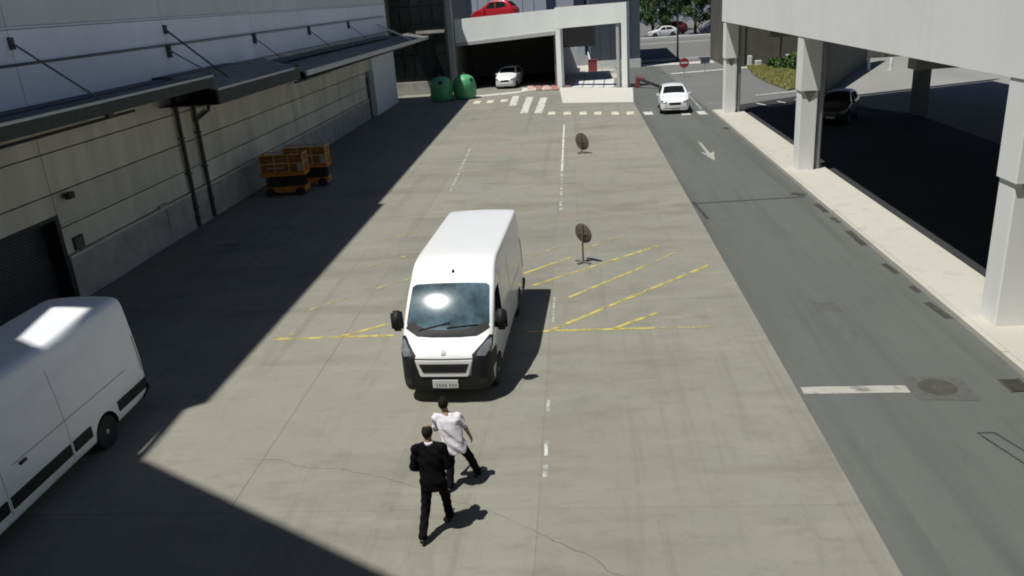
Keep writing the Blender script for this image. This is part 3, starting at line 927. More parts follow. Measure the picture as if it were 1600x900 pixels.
box('sill_band', 'plinth_grey', gb, -14.2, -11.6, 75.3, 75.58, 5.35, 5.6)
anchor(gb)
gp = thing('grey_post', 'tall pale grey post at the left corner of the garage', 'post', (-11.3, 77.0, 0))
MB().prism([(-0.28, -0.28), (0.28, -0.28), (0.28, 0.28), (-0.28, 0.28)], 0.06, 13).build('shaft', 'post_grey', gp, bevel=0.04)
MB().prism([(-0.4, -0.4), (0.4, -0.4), (0.4, 0.4), (-0.4, 0.4)], -0.05, 0.4).build('base', 'post_grey', gp, bevel=0.03)
pb = thing('pale_building', 'pale blue building with navy panels behind the rooftop parking', 'building', (-6, 118, 0))
box('wall', 'pale_blue_wall', pb, -22, 1.5, 112, 130, -0.05, 16)
for x0, x1 in ((-17.5, -13.4), (-3.4, -2.2), (0.2, 1.45)):
    box('panel', 'navy_panel', pb, x0, x1, 111.9, 112, 3, 15)
for k in range(6):
    box('panel_joint', 'post_grey', pb, -12.6 + k * 1.5, -12.52 + k * 1.5, 111.95, 112, 3, 15)
anchor(pb)
hill = structure('rising_road', MB().add([(7.15, 95.4, -0.1), (60, 95.4, -0.1), (60, 118, 1.2), (7.15, 118, 1.2), (60, 260, 1.2), (-60, 260, 1.2), (-60, 131, 1.2), (7.15, 131, 1.2),
    (7.15, 95.4, -0.5), (60, 95.4, -0.5)], [(0, 1, 2, 3), (3, 2, 4, 5, 6, 7), (8, 9, 1, 0)]), 'asphalt_far', fix=False)
def hz(y):
    return -0.1 + 1.3 * min(1, max(0, (y - 95.4) / 22.6))
for k in range(8):
    x0 = 7.2 + k * 2.0
    MB().box(x0 + .01, x0 + 1.99, 95.1, 95.38, -0.1, 0.22).build('kerb_stone', 'coping', hill)
    MB().box(x0 + .01, x0 + 1.99, 111.6, 111.9, hz(111.6) - .3, hz(111.9) + 0.12).build('kerb_stone', 'coping', hill)
    MB().box(x0 + .01, x0 + 1.99, 117.0, 117.9, hz(117) - .3, 1.2 + 0.18).build('kerb_stone', 'coping', hill)
for x0, x1, y0, y1 in ((8.2, 10.6, 113.2, 114.3), (15.6, 18.2, 113.4, 114.6)):  # dark patches painted as shadows lying across the far road
    MB().add([(x0, y0, hz(y0) + .008), (x1, y0 + .2, hz(y0 + .2) + .008), (x1 + .4, y1, hz(y1) + .008), (x0 + .5, y1 - .1, hz(y1 - .1) + .008)], [(0, 1, 2, 3)]).build('shadow_patch', 'tar_and_shadow', hill)
strip('pavement_band', 'paint_white', road, (7.2, 91.2), (15.0, 90.6), 2.6, 0.001)
# striped paving in the garage bays
for k in range(5):
    a = P1 + dA * (0.95 + k * 1.06)
    strip('paving_bar', 'rail_white' if k else 'rail_pink', bp, (a.x - .1, a.y + 0.3), (a.x + .25, a.y + 7.5), 0.86, 0.004)
for k in range(4):
    a = P1 - (P1 - P0).normalized() * (0.5 + k * 0.78)
    strip('paving_bar', ['paving_red', 'rail_pink'][k % 2], bp, (a.x + .25, a.y - 2.2), (a.x, a.y + 2.0), 0.6, 0.068)

# ================================================================== vehicles
def interp(tab, s):
    xs = [t[0] for t in tab]
    return float(np.interp(s, xs, [t[1] for t in tab]))

def loft_body(svals, ztop, zbot, pw, rcs, crowns, hwz, mats, name, parent, wheels, wr, L, inner, sub=2):
    rings = []
    for s in svals:
        zb, zt, p, rc, cr = interp(zbot, s), interp(ztop, s), interp(pw, s), interp(rcs, s), interp(crowns, s)
        half = [(0, zb), (0.55 * hwz(zb) * p, zb), (0.95 * hwz(zb) * p, zb + 0.005), (hwz(zb + .07) * p, zb + 0.06)]
        zs0, zs1 = zb + 0.14, zt - rc * 1.15
        for k in range(6):
            z = zs0 + (zs1 - zs0) * k / 5
            half.append((hwz(z) * p, z))
        xc, zc = hwz(zt - rc) * p - rc, zt - rc
        for a in (30, 62):
            half.append((xc + rc * math.cos(R(a)), zc + rc * math.sin(R(a))))
        half.append((xc, zt))
        half.append((xc * 0.62, zt + cr * 0.62))
        half.append((xc * 0.30, zt + cr * 0.93))
        half.append((0, zt + cr))
        ring = [(x, s, z) for x, z in half] + [(-x, s, z) for x, z in half[-2:0:-1]]
        rings.append(ring)
    n = len(rings[0])
    mb = MB()
    vs = [p for r in rings for p in r]
    fs = []
    for i in range(len(rings) - 1):
        for k in range(n):
            fs.append((i * n + k, i * n + (k + 1) % n, (i + 1) * n + (k + 1) % n, (i + 1) * n + k))
    h = n // 2
    for base, flip in ((0, False), ((len(rings) - 1) * n, True)):
        for k in range(h):
            a, b = k, k + 1
            c, d = (n - k - 1) % n, (n - k) % n
            q = [a, b, c, d]
            q = [base + x for x in q]
            q = [x for i, x in enumerate(q) if x not in q[:i]]
            if len(q) >= 3:
                fs.append(tuple(q))
    mb.add(vs, fs)
    o = mb.build(name, mats, parent)
    sm = o.modifiers.new('s', 'SUBSURF')
    sm.levels = sub
    sm.render_levels = sub
    cutters = []
    for (wx, wy) in wheels:
        c = MB()
        for sgn in (-1, 1):
            c.lathe([(wr, sgn * inner), (wr, sgn * 1.3)], 28, 'x', (0, wy, wx), mi=1)
        co = c.build('cutter', mats, parent)
        bm_ = o.modifiers.new('b', 'BOOLEAN')
        bm_.object = co
        bm_.operation = 'DIFFERENCE'
        bm_.solver = 'EXACT'
        cutters.append(co)
    bpy.context.view_layer.update()
    dg = bpy.context.evaluated_depsgraph_get()
    me = bpy.data.meshes.new_from_object(o.evaluated_get(dg))
    o.modifiers.clear()
    old = o.data
    o.data = me
    bpy.data.meshes.remove(old)
    for c in cutters:
        cm = c.data
        bpy.data.objects.remove(c)
        bpy.data.meshes.remove(cm)
    me.polygons.foreach_set('use_smooth', [True] * len(me.polygons))
    me.set_sharp_from_angle(angle=R(40))
    bm = bmesh.new()
    bm.from_mesh(me)
    bvh = BVHTree.FromBMesh(bm)
    bm.free()
    return o, bvh

def patch(bvh, pts, d, name, m, parent, off=0.010, step=0.07, th=0.03):
    d = Vector(d).normalized()
    u = d.cross(Vector((0, 0, 1)))
    u = u.normalized() if u.length > 0.05 else Vector((1, 0, 0))
    v = u.cross(d).normalized()
    pts = [Vector(p) for p in pts]
    o0 = sum(pts, Vector()) / len(pts)
    P = [((p - o0).dot(u), (p - o0).dot(v)) for p in pts]
    bm = bmesh.new()
    bm.faces.new([bm.verts.new((x, y, 0)) for x, y in P])
    x0, x1 = min(p[0] for p in P), max(p[0] for p in P)
    y0, y1 = min(p[1] for p in P), max(p[1] for p in P)
    for ax, a, b in ((0, x0, x1), (1, y0, y1)):
        n = max(1, int((b - a) / step))
        for k in range(1, n):
            c = a + (b - a) * k / n
            co = (c, 0, 0) if ax == 0 else (0, c, 0)
            no = (1, 0, 0) if ax == 0 else (0, 1, 0)
            bmesh.ops.bisect_plane(bm, geom=bm.verts[:] + bm.edges[:] + bm.faces[:], plane_co=co, plane_no=no)
    for vv in bm.verts:
        p = o0 + u * vv.co.x + v * vv.co.y
        hit = bvh.ray_cast(p - d * 4, d)
        if hit[0] is None:
            hit = bvh.find_nearest(p)
        n = hit[1]
        if n.dot(d) > 0:
            n = -n
        vv.co = hit[0] + n * off
    be = [e for e in bm.edges if e.is_boundary]
    ex = bmesh.ops.extrude_edge_only(bm, edges=be)
    bmesh.ops.translate(bm, verts=[g for g in ex['geom'] if isinstance(g, bmesh.types.BMVert)], vec=d * th)
    bmesh.ops.recalc_face_normals(bm, faces=bm.faces)
    me = bpy.data.meshes.new(name)
    bm.to_mesh(me)
    bm.free()
    fl = [p for p in me.polygons]
    me.materials.append(M[m])
    me.polygons.foreach_set('use_smooth', [True] * len(fl))
    me.set_sharp_from_angle(angle=R(40))
    return obj_from_mesh(name, me, parent)

def wheel(parent, x, y, r, wd, side):
    mb = MB().lathe([(r * 0.62, -wd / 2), (r * 0.95, -wd / 2), (r, -wd * 0.36), (r, wd * 0.36), (r * 0.95, wd / 2), (r * 0.62, wd / 2)], 28, 'x')
    t = mb.build('wheel', 'rubber', parent, smooth=True)
    t.location = (x, y, r)
    s = side
    mb = MB().lathe([(r * 0.64, s * wd * 0.30), (r * 0.64, s * wd * 0.47), (r * 0.56, s * wd * 0.50), (r * 0.50, s * wd * 0.38), (r * 0.22, s * wd * 0.42), (r * 0.16, s * wd * 0.50), (r * 0.02, s * wd * 0.52)], 20, 'x')
    mb.build('rim', 'rim_steel', t, smooth=True)
    return t

def make_van(name, label, cat, loc, rz, paint, top, strip_side, group=None, extra=0.0, rear_axle=4.98, tumble=0.085, roof_r=0.085):
    root = thing(name, label, cat, loc, rz, group)
    L = 6.0 + extra
    k = top / 2.52
    def hwz(z):
        return 1.015 - (tumble * max(0, (z - 1.15) / 1.35) ** 1.25) - (0.04 if z < 0.35 else 0)
    zt = [(0, 1.01), (0.04, 1.085), (0.12, 1.15), (0.30, 1.225), (0.50, 1.295), (0.58, 1.345), (0.80, 1.60), (1.05, 1.86), (1.28, 2.06), (1.44, 2.17), (1.60, 2.27), (1.85, 2.39 * k), (2.2, 2.46 * k), (2.7, 2.47 * k), (L - .3, 2.47 * k), (L - .08, 2.46 * k), (L, 2.43 * k)]
    zb = [(0, 0.42), (0.05, 0.32), (0.2, 0.24), (0.6, 0.24), (L - .4, 0.30), (L, 0.42)]
    pw = [(0, 0.66), (0.05, 0.79), (0.16, 0.89), (0.4, 0.96), (0.8, 0.99), (1.3, 1.0), (L - .2, 1.0), (L - .06, 0.985), (L, 0.95)]
    rc = [(0, 0.12), (0.4, 0.14), (0.8, 0.12), (1.2, 0.10), (1.6, 0.10), (2.2, roof_r), (L, roof_r)]
    cw = [(0, 0.05), (0.4, 0.09), (0.8, 0.09), (1.2, 0.07), (1.6, 0.06), (2.4, 0.045), (L, 0.03)]
    sv = [0, 0.03, 0.10, 0.22, 0.38, 0.50, 0.57, 0.64, 0.8, 1.0, 1.2, 1.38, 1.50, 1.62, 1.85, 2.2, 2.6, 3.2, 4.0, 4.8, L - .5, L - .15, L - .05, L]
    body, bvh = loft_body(sv, zt, zb, pw, rc, cw, hwz, [paint, 'black_plastic'], 'body', root, [(0.35, 0.96), (0.35, rear_axle)], 0.41, L, 0.70)
    ws = (0, 0.70, -0.72)
    k2 = k
    zw1 = 2.25 * k
    patch(bvh, [(-0.60, 0.58, 1.40), (-0.84, 0.66, 1.44), (-0.90, 0.76, 1.54), (-0.855, 1.42, 2.12), (-0.78, 1.465, 2.16), (0.78, 1.465, 2.16), (0.855, 1.42, 2.12), (0.90, 0.76, 1.54), (0.84, 0.66, 1.44), (0.60, 0.58, 1.40)], ws, 'windscreen', 'windscreen', root, 0.008)
    cow = patch(bvh, [(-0.91, 0.72, 1.42), (-0.64, 0.52, 1.33), (-0.3, 0.46, 1.31), (0, 0.45, 1.31), (0.3, 0.46, 1.31), (0.64, 0.52, 1.33), (0.91, 0.72, 1.42), (0.86, 0.78, 1.54), (0.4, 0.62, 1.44), (0, 0.60, 1.43), (-0.4, 0.62, 1.44), (-0.86, 0.78, 1.54)], (0, 0.6, -0.8), 'cowl', 'black_plastic', root, 0.013)
    for x0, x1 in ((-0.62, 0.06), (0.0, 0.66)):
        hit0 = bvh.ray_cast(Vector((x0, 0.60, 4)), Vector((0, 0, -1)))[0]
        hit1 = bvh.ray_cast(Vector((x1, 0.68, 4)), Vector((0, 0, -1)))[0]
        MB().bar(hit0 + Vector((0, 0, 0.03)), hit1 + Vector((0, 0, 0.035)), 0.025, 0.02).build('wiper', 'gloss_black', cow)
    def fp(bv, pts, *aa, **kk):
        return patch(bv, [(p[0], p[1], p[2] + (0.055 if p[2] > 0.5 else 0)) for p in pts], *aa, **kk)
    # black bumper with a white framed grille
    fp(bvh, [(-1.05, 0, 0.98), (-0.90, 0, 1.02), (-0.74, 0, 1.0), (-0.62, 0, 0.97), (-0.54, 0, 0.60), (0.54, 0, 0.60), (0.62, 0, 0.97), (0.74, 0, 1.0), (0.90, 0, 1.02), (1.05, 0, 0.98), (1.05, 0, 0.20), (-1.05, 0, 0.20)], (0, 1, 0), 'front_bumper', 'black_plastic', root, 0.022, 0.05)
    fr = fp(bvh, [(-0.60, 0, 0.965), (0.60, 0, 0.965), (0.49, 0, 0.61), (-0.49, 0, 0.61)], (0, 1, 0), 'grille_frame', paint, root, 0.04, 0.05)
    fp(bvh, [(-0.53, 0, 0.895), (0.53, 0, 0.895), (0.45, 0, 0.70), (-0.45, 0, 0.70)], (0, 1, 0), 'grille', 'gloss_black', fr, 0.048, 0.05)
    for z in (0.755, 0.825):
        fp(bvh, [(-0.45, 0, z + .012), (0.45, 0, z + .012), (0.45, 0, z - .006), (-0.45, 0, z - .006)], (0, 1, 0), 'grille_bar', 'black_plastic', fr, 0.056, 0.1)
    fp(bvh, [(-0.62, 0, 0.995), (0.62, 0, 0.995), (0.60, 0, 0.972), (-0.60, 0, 0.972)], (0, 1, 0.0), 'hood_gap', 'seam_dark', root, 0.012, 0.06)
    pl = fp(bvh, [(-0.27, 0, 0.525), (0.27, 0, 0.525), (0.27, 0, 0.415), (-0.27, 0, 0.415)], (0, 1, 0), 'number_plate', 'plate_white', root, 0.045, 0.1)
    for i in range(7):
        x = -0.20 + i * 0.062 + (0.03 if i > 3 else 0)
        fp(bvh, [(x, 0, 0.50), (x + 0.035, 0, 0.50), (x + 0.035, 0, 0.44), (x, 0, 0.44)], (0, 1, 0), 'plate_mark', 'plate_ink', pl, 0.0475, 0.1, 0.002)
    for s in (-1, 1):
        hl = fp(bvh, [(s * 0.60, 0.05, 0.95), (s * 0.60, 0.06, 1.06), (s * 0.70, 0.16, 1.14), (s * 0.82, 0.34, 1.22), (s * 0.93, 0.54, 1.31), (s * 0.99, 0.60, 1.28), (s * 0.985, 0.40, 1.10), (s * 0.92, 0.16, 1.0), (s * 0.78, 0.06, 0.95)], (-s * 0.35, 0.8, -0.45), 'headlight', 'black_plastic', root, 0.014, 0.05)
        fp(bvh, [(s * 0.68, 0.08, 1.02), (s * 0.72, 0.16, 1.10), (s * 0.90, 0.42, 1.24), (s * 0.96, 0.52, 1.25), (s * 0.955, 0.36, 1.10), (s * 0.86, 0.12, 1.01)], (-s * 0.35, 0.8, -0.45), 'lens', 'headlamp', hl, 0.022, 0.05, 0.004)
        patch(bvh, [(s * 0.70, 0, 0.46), (s * 0.86, 0, 0.48), (s * 0.84, 0, 0.60), (s * 0.70, 0, 0.58)], (0, 1, 0), 'fog_lamp', 'gloss_black', root, 0.03, 0.06)
        hy = 2.75 if strip_side else 1.93
        # cab side window, door gaps, handle
        patch(bvh, [(s, 0.92, 1.42), (s, 0.98, 1.62), (s, 1.32, 1.98), (s, 1.45, 2.03), (s, 1.86, 2.03), (s, 1.90, 1.40)], (-s, 0, 0), 'side_window', 'side_glass', root, 0.006, 0.08)
        for y in ((2.16, 3.42) if not strip_side else (2.3, 4.06)):
            patch(bvh, [(s, y, 0.45), (s, y, 2.1 * k), (s, y + 0.014, 2.1 * k), (s, y + 0.014, 0.45)], (-s, 0, 0), 'door_gap', 'seam_soft', root, 0.003, 0.1, 0.004)
        patch(bvh, [(s, 2.6, 1.235), (s, L - .7, 1.235), (s, L - .7, 1.215), (s, 2.6, 1.215)], (-s, 0, 0), 'slide_rail', 'seam_soft', root, 0.004, 0.2, 0.006)
        patch(bvh, [(s, hy, 1.18), (s, hy + .17, 1.18), (s, hy + .17, 1.13), (s, hy, 1.13)], (-s, 0, 0), 'door_handle', 'black_plastic', root, 0.03, 0.1)
        if strip_side:
            for y0, y1 in ((1.5, 2.25), (2.35, 4.02), (4.12, rear_axle - .5), (rear_axle + .48, L - .08)):
                patch(bvh, [(s, y0, 0.54), (s, y1, 0.54), (s, y1, 0.76), (s, y0, 0.76)], (-s, 0, 0), 'rub_strip', 'black_plastic', root, 0.022, 0.1)
        # rear lamp
        patch(bvh, [(s, L - .14, 0.95), (s, L - .03, 0.95), (s, L - .03, 1.75), (s, L - .14, 1.75)], (-s, 0, 0), 'tail_lamp', 'tail_red', root, 0.014, 0.08)
        # mirror
        hx = s * 1.0
        mb = MB()
        mb.bar((s * 0.93, 0.92, 1.42), (s * 1.10, 0.88, 1.46), 0.07, 0.10)
        arm = mb.build('mirror', 'black_plastic', root)
        bmv = bmesh.new()
        bmesh.ops.create_cube(bmv, size=1)
        for vv in bmv.verts:
            vv.co = Vector((vv.co.x * 0.26, vv.co.y * 0.19, vv.co.z * 0.46))
        bmesh.ops.bevel(bmv, geom=bmv.edges[:] , offset=0.06, segments=3, affect='EDGES')
        bmesh.ops.translate(bmv, verts=bmv.verts, vec=(s * 1.14, 0.86, 1.57))
        me = bpy.data.meshes.new('mirror_shell')
        bmv.to_mesh(me)
        bmv.free()
        me.materials.append(M['black_plastic'])
        me.polygons.foreach_set('use_smooth', [True] * len(me.polygons))
        obj_from_mesh('mirror_shell', me, arm)
        box('mirror_glass', 'side_glass', arm, s * 1.14 - 0.10, s * 1.14 + 0.10, 0.95, 0.96, 1.39, 1.75)
        for wy in (0.96, rear_axle):
            wheel(root, s * 0.885, wy, 0.345, 0.22, s)
    # emblem: small lion-like shield
    hit = bvh.ray_cast(Vector((0, 0.17, 4)), Vector((0, 0, -1)))[0]
    patch(bvh, [(-0.045, 0.06, 1.07), (0.045, 0.06, 1.07), (0.055, 0.14, 1.12), (0.02, 0.17, 1.15), (0, 0.16, 1.14), (-0.02, 0.17, 1.15), (-0.055, 0.14, 1.12)], (0, 0.5, -0.86), 'emblem', 'steel_grey', root, 0.01, 0.03, 0.006)
    zr = bvh.ray_cast(Vector((0.02, 1.66, 4)), Vector((0, 0, -1)))[0]
    MB().lathe([(0.035, 0), (0.03, 0.04), (0.01, 0.06)], 10, c=(0.02, 1.66, zr.z)).build('roof_aerial', 'black_plastic', root, smooth=True)
    # rear doors: centre gap, bumper
    patch(bvh, [(-0.008, L, 0.5), (0.008, L, 0.5), (0.008, L, 2.25 * k), (-0.008, L, 2.25 * k)], (0, -1, 0), 'rear_door_gap', 'seam_dark', root, 0.004, 0.2, 0.004)
    patch(bvh, [(-1, L, 0.40), (1, L, 0.40), (1, L, 0.60), (-1, L, 0.60)], (0, -1, 0), 'rear_bumper', 'black_plastic', root, 0.06, 0.1)
    return root, bvh

def make_car(name, label, loc, rz, paint, group=None, tall=1.0, L=4.1, detail=True):
    root = thing(name, label, 'car', loc, rz, group)
    q = L / 4.1
    def hwz(z):
        return 0.885 - 0.25 * max(0, (z - 0.88 * tall) / 0.58) ** 1.1 - (0.04 if z < 0.3 else 0)
    zt = [(s * q, z * tall) for s, z in [(0, .62), (.06, .72), (.2, .80), (.6, .90), (1.0, .99), (1.08, 1.03), (1.7, 1.38), (1.95, 1.45), (2.4, 1.48), (3.0, 1.46), (3.5, 1.36), (3.85, 1.08), (4.0, .95), (4.1, .82)]]
    zb = [(0, .30), (.1 * q, .22), (.5 * q, .18), (3.6 * q, .20), (4.1 * q, .34)]
    pw = [(0, .70), (.06 * q, .82), (.2 * q, .91), (.6 * q, .98), (1.2 * q, 1.0), (3.4 * q, 1.0), (3.9 * q, .95), (4.1 * q, .84)]
    rc = [(0, .1), (1.0, .12), (1.9, .1), (4.1 * q, .1)]
    cw = [(0, .03), (.8, .06), (2, .05), (4.1 * q, .03)]
    sv = [s * q for s in (0, .04, .14, .3, .6, .9, 1.05, 1.3, 1.6, 1.85, 2.3, 2.9, 3.3, 3.6, 3.85, 4.0, 4.07, 4.1)]
    body, bvh = loft_body(sv, zt, zb, pw, rc, cw, hwz, [paint, 'black_plastic'], 'body', root, [(.31, .75 * q), (.31, 3.3 * q)], .36, L, .62, sub=2)
    patch(bvh, [(-.66, 1.12 * q, 1.08 * tall), (.66, 1.12 * q, 1.08 * tall), (.56, 1.72 * q, 1.40 * tall), (-.56, 1.72 * q, 1.40 * tall)], (0, .6, -.8), 'windscreen', 'side_glass', root, .008, .12)
    patch(bvh, [(-.56, 3.45 * q, 1.36 * tall), (.56, 3.45 * q, 1.36 * tall), (.62, 3.82 * q, 1.06 * tall), (-.62, 3.82 * q, 1.06 * tall)], (0, -.7, -.7), 'rear_window', 'side_glass', root, .008, .12)
    for s in (-1, 1):
        patch(bvh, [(s, 1.45 * q, 1.0 * tall), (s, 1.85 * q, 1.34 * tall), (s, 2.3 * q, 1.38 * tall), (s, 2.3 * q, .98 * tall)], (-s, 0, 0), 'side_window', 'side_glass', root, .006, .12)
        patch(bvh, [(s, 2.38 * q, .98 * tall), (s, 2.38 * q, 1.38 * tall), (s, 3.1 * q, 1.34 * tall), (s, 3.4 * q, 1.05 * tall)], (-s, 0, 0), 'side_window', 'side_glass', root, .006, .12)
        patch(bvh, [(s * .46, 0, .66 * tall), (s * .52, 0, .74 * tall), (s * .80, .2, .80 * tall), (s * .84, .3, .72 * tall), (s * .70, 0, .64 * tall)], (-s * .3, .9, -.3), 'headlight', 'headlamp', root, .012, .06)
        patch(bvh, [(s * .5, 4.1 * q, .75 * tall), (s * .82, 4.1 * q, .75 * tall), (s * .80, 4.1 * q, .95 * tall), (s * .55, 4.1 * q, .9 * tall)], (0, -1, 0), 'tail_lamp', 'tail_red', root, .012, .08)
        mb = MB().bar((s * .86, 1.38 * q, .96 * tall), (s * 1.02, 1.34 * q, 1.02 * tall), .12, .14)
        mb.build('mirror', paint, root, bevel=.03)
        for wy in (.75 * q, 3.3 * q):
            wheel(root, s * .775, wy, .305, .19, s)
    patch(bvh, [(-.36, 0, .66 * tall), (.36, 0, .66 * tall), (.32, 0, .54 * tall), (-.32, 0, .54 * tall)], (0, 1, 0), 'grille', 'gloss_black', root, .012, .08)
    patch(bvh, [(-.66, 0, .42), (.66, 0, .42), (.74, 0, .26), (-.74, 0, .26)], (0, 1, 0), 'lower_grille', 'black_plastic', root, .012, .08)
    patch(bvh, [(-.25, 0, .50), (.25, 0, .50), (.25, 0, .405), (-.25, 0, .405)], (0, 1, 0), 'number_plate', 'plate_white', root, .022, .1)
    return root

van, vbvh = make_van('delivery_van', 'white delivery van parked in the sun in the middle of the yard', 'van', (-2.93, 14.90, 0), R(-2.6), 'van_white', 2.64, False, extra=0.3)
van2, _ = make_van('delivery_van', 'white panel van with dark rub strips in the shade, cut off by the left edge', 'van', (-10.58, 8.27, 0), R(0.0), 'van_white_dusty', VAN2_TOP, True, extra=0.9, rear_axle=5.19, tumble=0.15, roof_r=0.19)

make_car('parked_car', 'white hatchback facing the viewer on the road past the crossing', (6.5, 54.1, -0.006), R(-3), 'car_white', tall=1.1).scale = (1.1, 1.08, 1.06)
make_car('parked_car', 'white hatchback parked inside the dark garage bay', (-6.45, 75.55, -0.012), R(-8), 'car_white', tall=1.2).scale = (1.12, 1.1, 1.05)
make_car('parked_car', 'black car parked in the shade under the white deck', (14.2, 46.6, -0.004), R(-28), 'car_black', tall=1.15)
make_car('parked_car', 'red car parked on the garage roof behind the parapet', (-9.6, 81.6, 5.62), R(-104), 'car_red', tall=1.3).scale = (1.1, 1.1, 1.12)
make_car('parked_car', 'dark navy car at the right end of the far street beside the deck corner', (17.6, 119.6, 1.2), R(-90), 'car_navy', tall=1.25)
make_car('parked_car', 'white car half hidden under the trees on the far street', (10.6, 119.8, 1.2), R(-80), 'car_white')
make_car('parked_car', 'maroon car behind the white one under the far trees', (12.6, 123.5, 1.2), R(-70), 'car_maroon', tall=1.3)

# ================================================================== people
def smin(a, b, k):
    h = np.clip(0.5 + 0.5 * (b - a) / k, 0, 1)
    return b * (1 - h) + a * h - k * h * (1 - h)

def cap(P, a, b, ra, rb):
    a, b = np.array(a, float), np.array(b, float)
    ab = b - a
    t = np.clip(((P - a) @ ab) / (ab @ ab), 0, 1)
    q = P - a - t[..., None] * ab
    return np.sqrt((q ** 2).sum(-1)) - (ra + (rb - ra) * t)

def ell(P, c, r):
    q = (P - np.array(c)) / np.array(r)
    n = np.sqrt((q ** 2).sum(-1))
    return (n - 1) * min(r)

def stack(P, rows, e=2.4):
    """rows: (z, cx, cy, half width, half depth)"""
    a = np.array(rows, float)
    z = P[..., 2]
    cx, cy, wx, wy = [np.interp(z, a[:, 0], a[:, k]) for k in (1, 2, 3, 4)]
    n = (np.abs((P[..., 0] - cx) / wx) ** e + np.abs((P[..., 1] - cy) / wy) ** e) ** (1 / e)
    d = (n - 1) * np.minimum(wx, wy)
    return np.maximum(d, np.maximum(a[0, 0] - z, z - a[-1, 0]))

def surface_nets(fn, lo, hi, vox):
    lo, hi = np.array(lo, float), np.array(hi, float)
    n = np.ceil((hi - lo) / vox).astype(int) + 1
    ax = [lo[k] + vox * np.arange(n[k]) for k in range(3)]
    P = np.stack(np.meshgrid(*ax, indexing='ij'), -1)
    Fv = fn(P)
    S = Fv < 0
    nx, ny, nz = n
    acc = np.zeros((nx - 1, ny - 1, nz - 1, 3))
    cnt = np.zeros((nx - 1, ny - 1, nz - 1))
    corners = [(i, j, k) for i in (0, 1) for j in (0, 1) for k in (0, 1)]
    def sl(A, c):
        return A[c[0]:nx - 1 + c[0], c[1]:ny - 1 + c[1], c[2]:nz - 1 + c[2]]
    for c0 in corners:
        for d in range(3):
            if c0[d] == 1:
                continue
            c1 = list(c0)
            c1[d] = 1
            a, b = sl(Fv, c0), sl(Fv, c1)
            cross = (a < 0) != (b < 0)
            t = np.where(cross, a / np.where(cross, a - b, 1), 0)
            pos = np.stack([np.full(t.shape, float(c0[0])), np.full(t.shape, float(c0[1])), np.full(t.shape, float(c0[2]))], -1)
            pos[..., d] += t
            acc += np.where(cross[..., None], pos, 0)
            cnt += cross
    act = cnt > 0
    idx = -np.ones(act.shape, int)
    idx[act] = np.arange(act.sum())
    base = np.stack(np.meshgrid(*[np.arange(k - 1) for k in n], indexing='ij'), -1)
    V = (lo + vox * (base[act] + acc[act] / cnt[act][:, None]))
    Q = []
    for d in range(3):
        e1, e2 = (d + 1) % 3, (d + 2) % 3
        s0 = [slice(None)] * 3
        s1 = [slice(None)] * 3
        s0[d], s1[d] = slice(0, n[d] - 1), slice(1, n[d])
        for e in (e1, e2):
            s0[e] = s1[e] = slice(1, n[e] - 1)
        A, B = S[tuple(s0)], S[tuple(s1)]
        w_ = np.argwhere(A != B)
        if len(w_) == 0:
            continue
        fl = A[tuple(w_.T)]
        g = w_.copy()
        g[:, e1] += 1
        g[:, e2] += 1
        def at(o1, o2):
            h = g.copy()
            h[:, e1] -= o1
            h[:, e2] -= o2
            return idx[tuple(h.T)]
        q = np.stack([at(1, 1), at(0, 1), at(0, 0), at(1, 0)], -1)
        q[~fl] = q[~fl][:, ::-1]
        Q.append(q)
    return V, np.concatenate(Q)

def sdf_obj(name, pieces, m, parent):
    """pieces: list of (fn, lo, hi, vox) merged in one mesh"""
    vs, fs = [], []
    for fn, lo, hi, vox in pieces:
        V, Q = surface_nets(fn, lo, hi, vox)
        n = len(vs)
        vs += [tuple(v) for v in V]
        fs += [tuple(int(i) + n for i in q) for q in Q]
    me = bpy.data.meshes.new(name)
    me.from_pydata(vs, [], fs)
    me.materials.append(M[m])
    me.polygons.foreach_set('use_smooth', [True] * len(me.polygons))
    return obj_from_mesh(name, me, parent)

def hand_fn(wr, tip_dir, side_dir, palm_n):
    """wrist point, pointing direction, thumb side, palm normal"""
    w0, d, s, n = [np.array(v, float) for v in (wr, tip_dir, side_dir, palm_n)]
    d, s, n = d / np.linalg.norm(d), s / np.linalg.norm(s), n / np.linalg.norm(n)
    def fn(P):
        f = cap(P, w0 - d * .02, w0 + d * .03, .026, .027)
        for k in (-1, 0, 1):
            f = smin(f, cap(P, w0 + d * .02 + s * k * .020, w0 + d * .085 + s * k * .026, .016, .014), .012)
        for i, (o, ln) in enumerate(zip((.033, .011, -.011, -.032), (.070, .078, .072, .056))):
            a = w0 + d * .088 + s * o
            b = a + d * ln * .5 + n * .012
            c = b + d * ln * .38 + n * .026
            f = np.minimum(f, cap(P, a, b, .0092, .0085))
            f = np.minimum(f, cap(P, b, c, .0085, .0072))
        a = w0 + d * .03 + s * .030
        b = a + d * .035 + s * .028 + n * .008
        c = b + d * .030 + s * .008 + n * .012
        f = np.minimum(f, np.minimum(cap(P, a, b, .0125, .011), cap(P, b, c, .0105, .009)))
        return f
    return fn, w0 + d * .07 - .13, w0 + d * .07 + .13, .006

